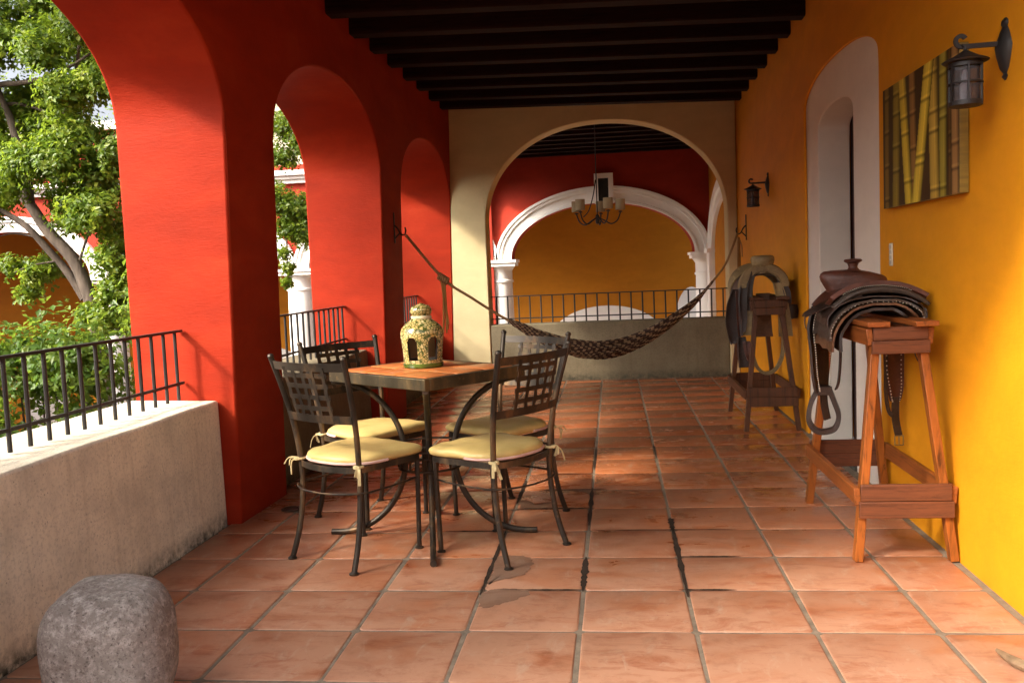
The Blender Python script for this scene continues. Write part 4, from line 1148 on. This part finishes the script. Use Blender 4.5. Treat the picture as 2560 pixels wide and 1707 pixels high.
# ------------------------------------------------------------------ wall lanterns
def wall_lamp(label, y, dz=0):
    o = thing('wall_lantern', label, 'wall lamp', (XR-.001, y, 1.955+dz), 0, 'wrought iron wall lanterns')
    prof_ = [(-.112,.004),(-.100,.014),(-.090,.008),(-.07,.022),(-.03,.034),(.0,.040),(.03,.030),(.05,.022),(.068,.012),(.076,.017),(.088,.016),(.098,.006)]
    m = MB(); n = 10; vs = []; fs = []
    for (z, w_) in prof_:
        for k in range(n):
            a_ = PI*k/(n-1) + PI/2
            vs.append((.75*w_*math.cos(a_) if abs(math.cos(a_)) > 1e-6 else 0, w_*math.sin(a_)*1.35, z))
    N = len(prof_)
    for j in range(N-1):
        for k in range(n-1): fs.append((j*n+k, j*n+k+1, (j+1)*n+k+1, (j+1)*n+k))
        fs.append((j*n+n-1, j*n, (j+1)*n, (j+1)*n+n-1))
    fs += [tuple(range(n)), tuple((N-1)*n+k for k in range(n))]
    m.add(vs, fs); m.build('wall_plate', MAT['black'], o, smooth=50)
    cx = -.132
    m = MB(); m.bar([(-.005,0,.012),(cx-.012,0,.010)], .016, .010)
    sp = [(cx-.012,0,.012)]
    for k in range(9):
        q = -PI/2 - PI*1.35*k/8; rr = .020 - .0006*k
        sp.append((cx-.024 + rr*math.cos(q) + .010, 0, .030 + rr*math.sin(q)))
    m.bar(smoothpath(sp, 3), .010, .014, up=(0,1,0)); m.tube([(cx,0,.01),(cx,0,-.004)], .006, 8); m.build('bracket_arm', MAT['black'], o)
    m = MB(); m.lathe([(.006,-.002),(.012,-.006),(.045,-.026),(.070,-.036),(.076,-.040),(.072,-.044),(.048,-.044),(.006,-.030)], 28, (cx,0,0)); m.build('cap', MAT['black'], o)
    m = MB()
    m.lathe([(.053,-.046),(.055,-.046),(.055,-.060),(.053,-.060)], 28, (cx,0,0), cap=False)
    m.lathe([(.052,-.176),(.055,-.176),(.055,-.192),(.050,-.194),(.002,-.194),(.002,-.188),(.050,-.186)], 28, (cx,0,0), cap=False)
    m.tube([(cx+.0535*math.cos(q), .0535*math.sin(q), -.115) for q in np.linspace(0, 2*PI, 29)[:-1]], .0038, 6, closed=True)
    for k in range(6):
        q = 2*PI*k/6 + .35
        m.bar([(cx+.0535*math.cos(q), .0535*math.sin(q), -.048), (cx+.0535*math.cos(q), .0535*math.sin(q), -.19)], .007, .006, up=(math.cos(q), math.sin(q), 0))
    m.build('cage', MAT['black'], o)
    m = MB(); m.lathe([(.048,-.062),(.048,-.184),(.046,-.184),(.046,-.062)], 28, (cx,0,0), cap=False); m.build('glass_pane', MAT['glass'], o)
    m = MB(); m.lathe([(.018,-.186),(.020,-.120),(.012,-.11),(.013,-.09),(.009,-.07),(.002,-.066)], 16, (cx,0,0)); m.build('bulb', MAT['candle'], o)
    return o
wall_lamp('black iron wall lantern with conical cap in front of the bamboo canvas', 3.335)
wall_lamp('small black iron wall lantern above the olive saddle', 8.10, -.035)

# ------------------------------------------------------------------ bamboo canvas
cv = thing('bamboo_canvas', 'photo canvas print of yellow green bamboo stalks on the yellow wall', 'picture', (XR-.001, 4.135, 1.767))
CY, CZ, CT = .485, .283, .037
def bamboo(u, v):
    """u from the far edge to the near edge, v from the bottom up, colours in linear light: the flat print itself"""
    c = np.array([.045,.022,.006]) + .010*np.array([1,.6,.2])*mnoise.noise((u*9, v*2, 0))
    stalks = [(.07,.06,.08,(.17,.105,.018)),(.44,.47,.09,(.26,.13,.03)),(.22,.20,.115,(.24,.17,.02)),(.83,.82,.09,(.30,.24,.03)),(.955,.96,.085,(.30,.160,.05)),(.90,.90,.03,(.10,.05,.01)),
              (.70,.73,.12,(.46,.30,.045)),(.30,.39,.11,(.58,.41,.035)),(.66,.49,.125,(.66,.47,.045))]
    for k, (ut, ub, w_, col) in enumerate(stalks):
        uc = ub + (ut-ub)*v; d = (u-uc)/(w_/2)
        if abs(d) < 1:
            sh = (1-.72*abs(d+.15)**2.2); sh = max(.12, sh)
            if .05 < d < .25: sh *= 1.22
            c = np.array(col)*sh*(1+.14*mnoise.noise((u*70, v*3, k)))
            for nv in (.06+.11*(k % 3), .34+.07*(k % 4), .62+.06*(k % 3), .9-.05*(k % 2)):
                e = (v-nv)/.016
                if abs(e) < 1: c = c*(.38+.5*abs(e))
                elif 1 <= e < 2.2: c = c*1.2 + np.array([.03,.03,.01])
    return c
nu, nv = 150, 100
vs = []; fs = []; cols = []
for j in range(nv+1):
    for i in range(nu+1):
        u, v = i/nu, j/nv
        vs.append((-CT-.0006, CY - 2*CY*u, -CZ + 2*CZ*v)); cols.append(bamboo(u, v))
for j in range(nv):
    for i in range(nu): q = j*(nu+1)+i; fs.append((q, q+1, q+nu+2, q+nu+1))
m = MB(); m.add(vs, fs); pr_ = m.build('print', None or MAT['ivory'], cv, smooth=0, weld=False)
ca = pr_.data.color_attributes.new('print', 'FLOAT_COLOR', 'POINT')
ca.data.foreach_set('color', np.array([[*c, 1] for c in cols], dtype=np.float32).ravel())
t = NT('canvas_print'); at = t.n('ShaderNodeAttribute', attribute_name='print'); t.set(at.outputs['Color'], .6, spec=.2)
nn = t.noise(t.coords('Object'), 300, 2); t.bump(nn, .12, .001)
pr_.data.materials[0] = t.m
t = NT('canvas_edge'); n_ = t.noise(t.coords('Object', (1,1,12)), 4, 4); MAT['canvas'] = t.set(t.ramp(n_, [(.3, (.13,.085,.014)), (.7, (.26,.165,.02))]), .5)
m = MB(); m.box(-CT, -.002, -CY, CY, -CZ, CZ); m.build('canvas_body', MAT['canvas'], cv, bevel=.003)

# light switch
sw_ = thing('light_switch', 'small ivory light switch plate with four buttons beside the doorway', 'light switch', (XR-.001, 4.625, 1.26))
m = MB(); m.box(-.007, 0, -.021, .021, -.056, .056); m.build('plate', MAT['ivory'], sw_, bevel=.002)
for k in range(4):
    m = MB(); m.box(-.0105, -.0072, -.013, .013, -.047+.0245*k, -.027+.0245*k); m.build('button', MAT['ivory_d'], sw_, bevel=.001)

# ------------------------------------------------------------------ trees and shrubs
def leaves_mesh(name, mat, clumps, leaf, parent, tone_bias=0, dens=2.3, loose=.24):
    """clumps: (centre, radii, number of sprigs); every sprig is a whorl of small leaves"""
    cs = []; dirs = []
    for (c, r, n) in clumps:
        n = int(n*dens)
        c = np.array(c); r = np.array(r)
        d = rng.normal(size=(n, 3)); d /= np.linalg.norm(d, axis=1)[:, None]
        rad_ = rng.random(n)**.42
        p = c + d*r*rad_[:, None]*(1+loose*rng.normal(size=(n, 1)))
        cs.append(p); dirs.append(d + np.array([0,0,.55]))
    cs = np.concatenate(cs); dirs = np.concatenate(dirs); n = len(cs)
    dirs /= np.linalg.norm(dirs, axis=1)[:, None]
    k = 8
    P = np.repeat(cs, k, 0); D = np.repeat(dirs, k, 0)
    a = rng.normal(size=(n*k, 3)); a -= D*(a*D).sum(1)[:, None]; a /= np.linalg.norm(a, axis=1)[:, None]
    out = a*.85 + D*rng.uniform(-.1, .75, size=(n*k, 1)); out /= np.linalg.norm(out, axis=1)[:, None]
    base = P + D*rng.uniform(-.6, .6, size=(n*k, 1))*leaf*1.3
    L = leaf*rng.uniform(.5, 1.45, size=(n*k, 1)); Wd = L*rng.uniform(.20, .30, size=(n*k, 1))
    s = np.cross(out, D + .25*rng.normal(size=(n*k, 3))); s /= np.linalg.norm(s, axis=1)[:, None]
    nrm = np.cross(s, out)
    v0 = base + out*L*.12; v1 = base + out*L*.58 + s*Wd + nrm*L*.10; v2 = base + out*L - nrm*L*.06; v3 = base + out*L*.58 - s*Wd + nrm*L*.10
    V = np.stack([v0, v1, v2, v3], 1).reshape(-1, 3)
    F = np.arange(n*k*4).reshape(-1, 4)
    me = bpy.data.meshes.new(name)
    me.vertices.add(len(V)); me.vertices.foreach_set('co', V.astype(np.float32).ravel())
    T = np.concatenate([F[:, [0,1,2]], F[:, [0,2,3]]])
    me.loops.add(T.size); me.loops.foreach_set('vertex_index', T.astype(np.int32).ravel())
    me.polygons.add(len(T)); me.polygons.foreach_set('loop_start', np.arange(0, T.size, 3, dtype=np.int32)); 
    me.update(calc_edges=True); me.validate()
    tone = np.repeat(np.clip(np.repeat(rng.normal(.46+tone_bias, .2, n), k) + rng.normal(0, .14, n*k), 0, 1), 4)
    at = me.attributes.new('tone', 'FLOAT', 'POINT'); at.data.foreach_set('value', tone.astype(np.float32))
    me.materials.append(mat)
    o = bpy.data.objects.new(name, me); COL.objects.link(o); o.parent = parent; o['kind'] = 'stuff'
    return o
def limb(mb, pts, r0, r1, n=6, seg=9):
    p = smoothpath(pts, n); k = len(p)
    q = [v + Vector((mnoise.noise(v*2.1), mnoise.noise(v*2.1+Vector((5,0,0))), mnoise.noise(v*2.1+Vector((0,7,0)))))*.03 for v in p]
    mb.tube(q, 1, seg, scale=[r0 + (r1-r0)*i/(k-1) for i in range(k)])
tr = thing('courtyard_tree', 'leafy tree with a leaning grey trunk seen through the widest arch', 'tree', (-5.0, 8.6, GZ))
O_ = Vector((-5.0, 8.6, GZ))
def rel(ps): return [Vector(p) - O_ for p in ps]
m = MB(); limb(m, rel([(-5.0,8.6,GZ-.05),(-5.05,8.55,-1.6),(-5.14,8.5,.2),(-5.20,8.5,.90),(-5.28,8.5,1.27),(-5.39,8.5,1.58),(-5.62,8.5,1.86),(-5.83,8.5,2.16),(-6.09,8.5,2.46),(-6.5,8.5,2.9),(-6.9,8.4,3.7)]), .088, .036)
m.build('trunk', MAT['bark'], tr, smooth=60)
for ps, a, b in [([(-5.30,8.5,1.14),(-5.47,8.5,1.45),(-5.63,8.45,1.72),(-5.78,8.4,1.90),(-6.05,8.4,2.05),(-6.4,8.3,2.25)], .045, .022),
                 ([(-6.6,8.45,3.0),(-6.01,8.4,3.27),(-5.73,8.35,3.30),(-5.4,8.35,3.32),(-5.12,8.3,3.40),(-4.90,8.3,3.50)], .035, .010),
                 ([(-6.55,8.5,2.95),(-6.02,8.55,3.12),(-5.75,8.55,3.11),(-5.5,8.55,3.0),(-5.2,8.6,2.86)], .025, .008),
                 ([(-5.80,8.5,2.12),(-5.83,8.5,2.60),(-5.92,8.5,2.95),(-6.06,8.5,3.4),(-6.1,8.6,4.3)], .055, .02),
                 ([(-5.86,8.5,2.5),(-5.62,8.5,2.70),(-5.40,8.5,2.90),(-5.2,8.5,3.3),(-5.1,8.5,4.0)], .032, .012),
                 ([(-5.34,8.5,1.45),(-5.2,8.5,1.75),(-5.05,8.5,2.2),(-4.95,8.5,2.6)], .016, .006),
                 ([(-5.70,8.42,1.80),(-5.95,8.4,1.84),(-6.2,8.4,1.80)], .010, .004),
                 ([(-5.55,8.45,1.55),(-5.75,8.4,1.52),(-5.95,8.4,1.45)], .010, .004),
                 ([(-5.18,8.5,.8),(-5.0,8.5,1.05),(-4.9,8.5,1.3)], .012, .005)]:
    m = MB(); limb(m, rel(ps), a, b); m.build('branch', MAT['bark'], tr, smooth=60)
cl = []
def C(x, y, z, r, n, rz=None): cl.append(((x+5.0, y-8.6, z-GZ), (r, r, rz or r*.75), n))
R2 = random.Random(5)
for (x, z, r, n) in [(-6.15,4.0,.38,150),(-5.75,4.15,.30,120),(-5.4,4.25,.32,120),(-5.05,3.95,.22,60),(-4.85,4.2,.35,110),(-6.3,3.55,.35,150),(-5.95,3.65,.28,120),(-5.6,3.75,.26,100),(-5.35,3.55,.25,110),(-5.05,3.45,.22,90),(-4.85,3.2,.22,80),
                     (-5.2,3.15,.25,120),(-4.95,3.75,.25,110),(-5.75,3.05,.22,80),(-6.2,2.05,.2,60),(-5.55,3.2,.25,110),(-5.95,3.2,.28,110),(-6.3,3.0,.3,120),(-6.35,2.75,.25,90),(-5.75,2.85,.25,90),(-5.45,2.65,.22,80),(-6.05,2.7,.2,60),(-5.75,2.3,.18,50),(-5.35,1.95,.2,70),(-5.5,2.92,.22,90),(-5.15,2.75,.26,120),(-4.85,2.6,.25,120),(-5.0,2.35,.28,150),(-5.3,2.45,.26,130),(-5.6,2.5,.22,90),(-6.2,2.5,.25,90),(-5.9,2.55,.18,50),
                     (-5.2,2.1,.28,140),(-4.88,2.0,.26,130),(-5.55,2.15,.20,80),(-6.3,2.2,.25,90),(-5.05,1.80,.22,110),(-4.85,1.55,.22,100),(-6.05,2.3,.18,40),(-6.15,1.52,.12,26),(-6.0,1.42,.16,45),(-5.82,1.50,.16,45),(-5.70,1.42,.12,22),(-6.1,1.22,.10,22),
                     (-5.02,1.35,.14,45),(-4.85,1.2,.2,80),(-4.9,.95,.22,90),(-5.06,1.0,.12,30)]:
    C(x + R2.uniform(-.05,.05), 8.5 + R2.uniform(-.35,.35), z, r, n)
for (x, y, z, r, n) in [(-7.0,8.2,4.6,.8,420),(-6.2,9.2,5.0,.8,420),(-5.2,9.0,4.9,.7,330),(-5.9,7.0,5.0,.6,60),(-6.3,5.8,5.3,.6,60),(-5.6,7.6,4.4,.4,50),(-7.4,8.6,3.6,.7,300),(-7.2,8.8,2.7,.6,220),(-5.6,9.6,3.9,.5,220),(-6.4,9.6,3.2,.5,200)]: C(x, y, z, r, n)  # sparse clumps nearest the arcade, out of view, added to dapple the sun
leaves_mesh('crown', MAT['leaf'], cl, .058, tr)

# unseen third tree, added to dapple the sunlight on the arcade
t3 = thing('courtyard_tree', 'unseen tall tree added beside the arcade to dapple the sunlight on it', 'tree', (-6.4, 3.6, GZ))
O_ = Vector((-6.4, 3.6, GZ))
m = MB(); limb(m, rel([(-6.4,3.6,GZ-.05),(-6.5,3.6,-1),(-6.4,3.7,1.5),(-6.1,3.9,3.4),(-5.8,4.1,4.8)]), .14, .04); m.build('trunk', MAT['bark'], t3, smooth=60)
leaves_mesh('crown', MAT['leaf'], [((x-O_.x, y-O_.y, z-O_.z), (r, r, r*.8), n) for (x, y, z, r, n) in [(-5.2,4.0,4.9,.55,24),(-5.6,5.0,5.2,.6,26),(-4.9,4.8,4.4,.45,16),(-5.3,5.9,4.7,.5,16),(-6.0,3.3,5.6,.7,70),(-4.8,3.5,5.0,.4,24),(-5.9,4.3,5.8,.7,90),(-5.0,6.6,4.2,.4,14)]], .085, t3)

# unseen fourth tree, added beside the open terrace to thin and soften the sun
t4 = thing('courtyard_tree', 'unseen thin crowned tree added beside the terrace to soften the sun', 'tree', (-7.0, -4.2, GZ))
O_ = Vector((-7.0, -4.2, GZ))
m = MB(); limb(m, rel([(-7,-4.2,GZ-.05),(-7.1,-4.2,0),(-6.9,-4,3),(-6.6,-3.6,5.5),(-6.4,-3.4,7)]), .16, .04); m.build('trunk', MAT['bark'], t4, smooth=60)
R3 = random.Random(9)
leaves_mesh('crown', MAT['leaf'], [((x-O_.x + R3.uniform(-.3,.3), y-O_.y + R3.uniform(-.3,.3), z-O_.z), (.9, .9, .7), 55) for x in (-5.4,-6.5,-7.6) for y in (-6.2,-5.0,-3.8,-2.6,-1.4) for z in (5.0, 6.2)], .10, t4)

# second tree, seen through the middle arch
t2 = thing('courtyard_tree', 'tree whose hanging leafy twigs show through the middle red arch', 'tree', (-6.1, 12.6, GZ))
O_ = Vector((-6.1, 12.6, GZ))
m = MB(); limb(m, rel([(-6.1,12.6,GZ-.05),(-6.2,12.6,-1),(-6.0,12.5,1.2),(-5.6,12.3,2.6),(-5.2,12.1,3.6),(-5,12.0,4.8)]), .12, .04); m.build('trunk', MAT['bark'], t2, smooth=60)
for ps in [[(-5.6,12.3,2.6),(-5.0,12.2,2.7),(-4.5,12.0,2.4),(-4.15,12.0,2.15)],[(-5.2,12.1,3.5),(-4.7,12.0,3.4),(-4.2,12.0,3.2)],[(-4.5,12,2.4),(-4.46,12,1.9),(-4.45,12,1.25)]]:
    m = MB(); limb(m, rel(ps), .022, .006); m.build('branch', MAT['bark'], t2, smooth=60)
cl = []
for (x, y, z, r, n) in [(-4.46,12,3.35,.22,75),(-4.15,12,3.1,.2,70),(-4.45,12.1,2.95,.22,70),(-4.2,12,3.5,.25,90),(-4.6,12,2.35,.24,120),(-4.3,12,2.25,.24,130),(-4.08,12,2.1,.2,100),(-4.4,12,2.0,.2,90),(-4.2,12,1.85,.16,60),(-4.5,12,1.62,.09,22),(-4.44,12,1.42,.09,22),(-4.47,12,1.22,.07,14),
                        (-5.2,12.2,3.2,.5,200),(-5.6,12.4,4.2,.8,380),(-4.6,12,4.4,.6,260),(-6.6,12.6,3.4,.7,260)]:
    cl.append(((x-O_.x, y-O_.y, z-O_.z), (r, r, r*.8), n))
leaves_mesh('crown', MAT['leaf'], cl, .055, t2)

# shrubs below the railing
for (bx, by, lab, pts) in [(-4.3, 6.4, 'bright green broad shrub right behind the railing under the widest arch', [(-4.55,6.3,.78,.26,150),(-4.25,6.35,.80,.26,150),(-3.95,6.3,.76,.24,130),(-4.75,6.2,.5,.3,150),(-4.4,6.4,.52,.28,150),(-4.0,6.4,.55,.26,130),(-4.6,6.3,.15,.22,80),(-4.15,6.4,.3,.2,70),(-4.3,6.4,-.4,.5,160),(-4.9,6.2,.0,.3,90)]),
                           (-3.55, 6.8, 'upright light green shrub growing against the red jamb of the widest arch', [(-3.75,6.9,1.05,.18,80),(-3.62,6.9,.82,.2,100),(-3.72,6.9,.6,.2,90),(-3.58,6.8,.4,.2,90),(-3.78,6.9,.25,.2,70),(-3.6,6.8,.1,.16,50),(-3.7,6.9,1.32,.14,50),(-3.62,6.9,1.55,.10,30),(-3.6,6.8,-.6,.4,120)])]:
    sh = thing('shrub', lab, 'shrub', (bx, by, GZ), 0, 'shrubs of the courtyard'); O_ = Vector((bx, by, GZ))
    m = MB()
    for (x, y, z, r, n) in pts[:7]: limb(m, rel([(bx+R2.uniform(-.1,.1), by, GZ-.03), (bx + (x-bx)*.4, by, GZ+1.8), (x, y, z)]), .022, .006, 5, 6)
    m.build('stem', MAT['bark'], sh, smooth=60)
    leaves_mesh('foliage', MAT['leaf2'], [((x-bx, y-by, z-GZ), (r, r, r*.85), n) for (x, y, z, r, n) in pts], .062, sh, .14, .95, .50)
print('script done', sum(len(o.data.polygons) for o in bpy.data.objects if o.type == 'MESH'))
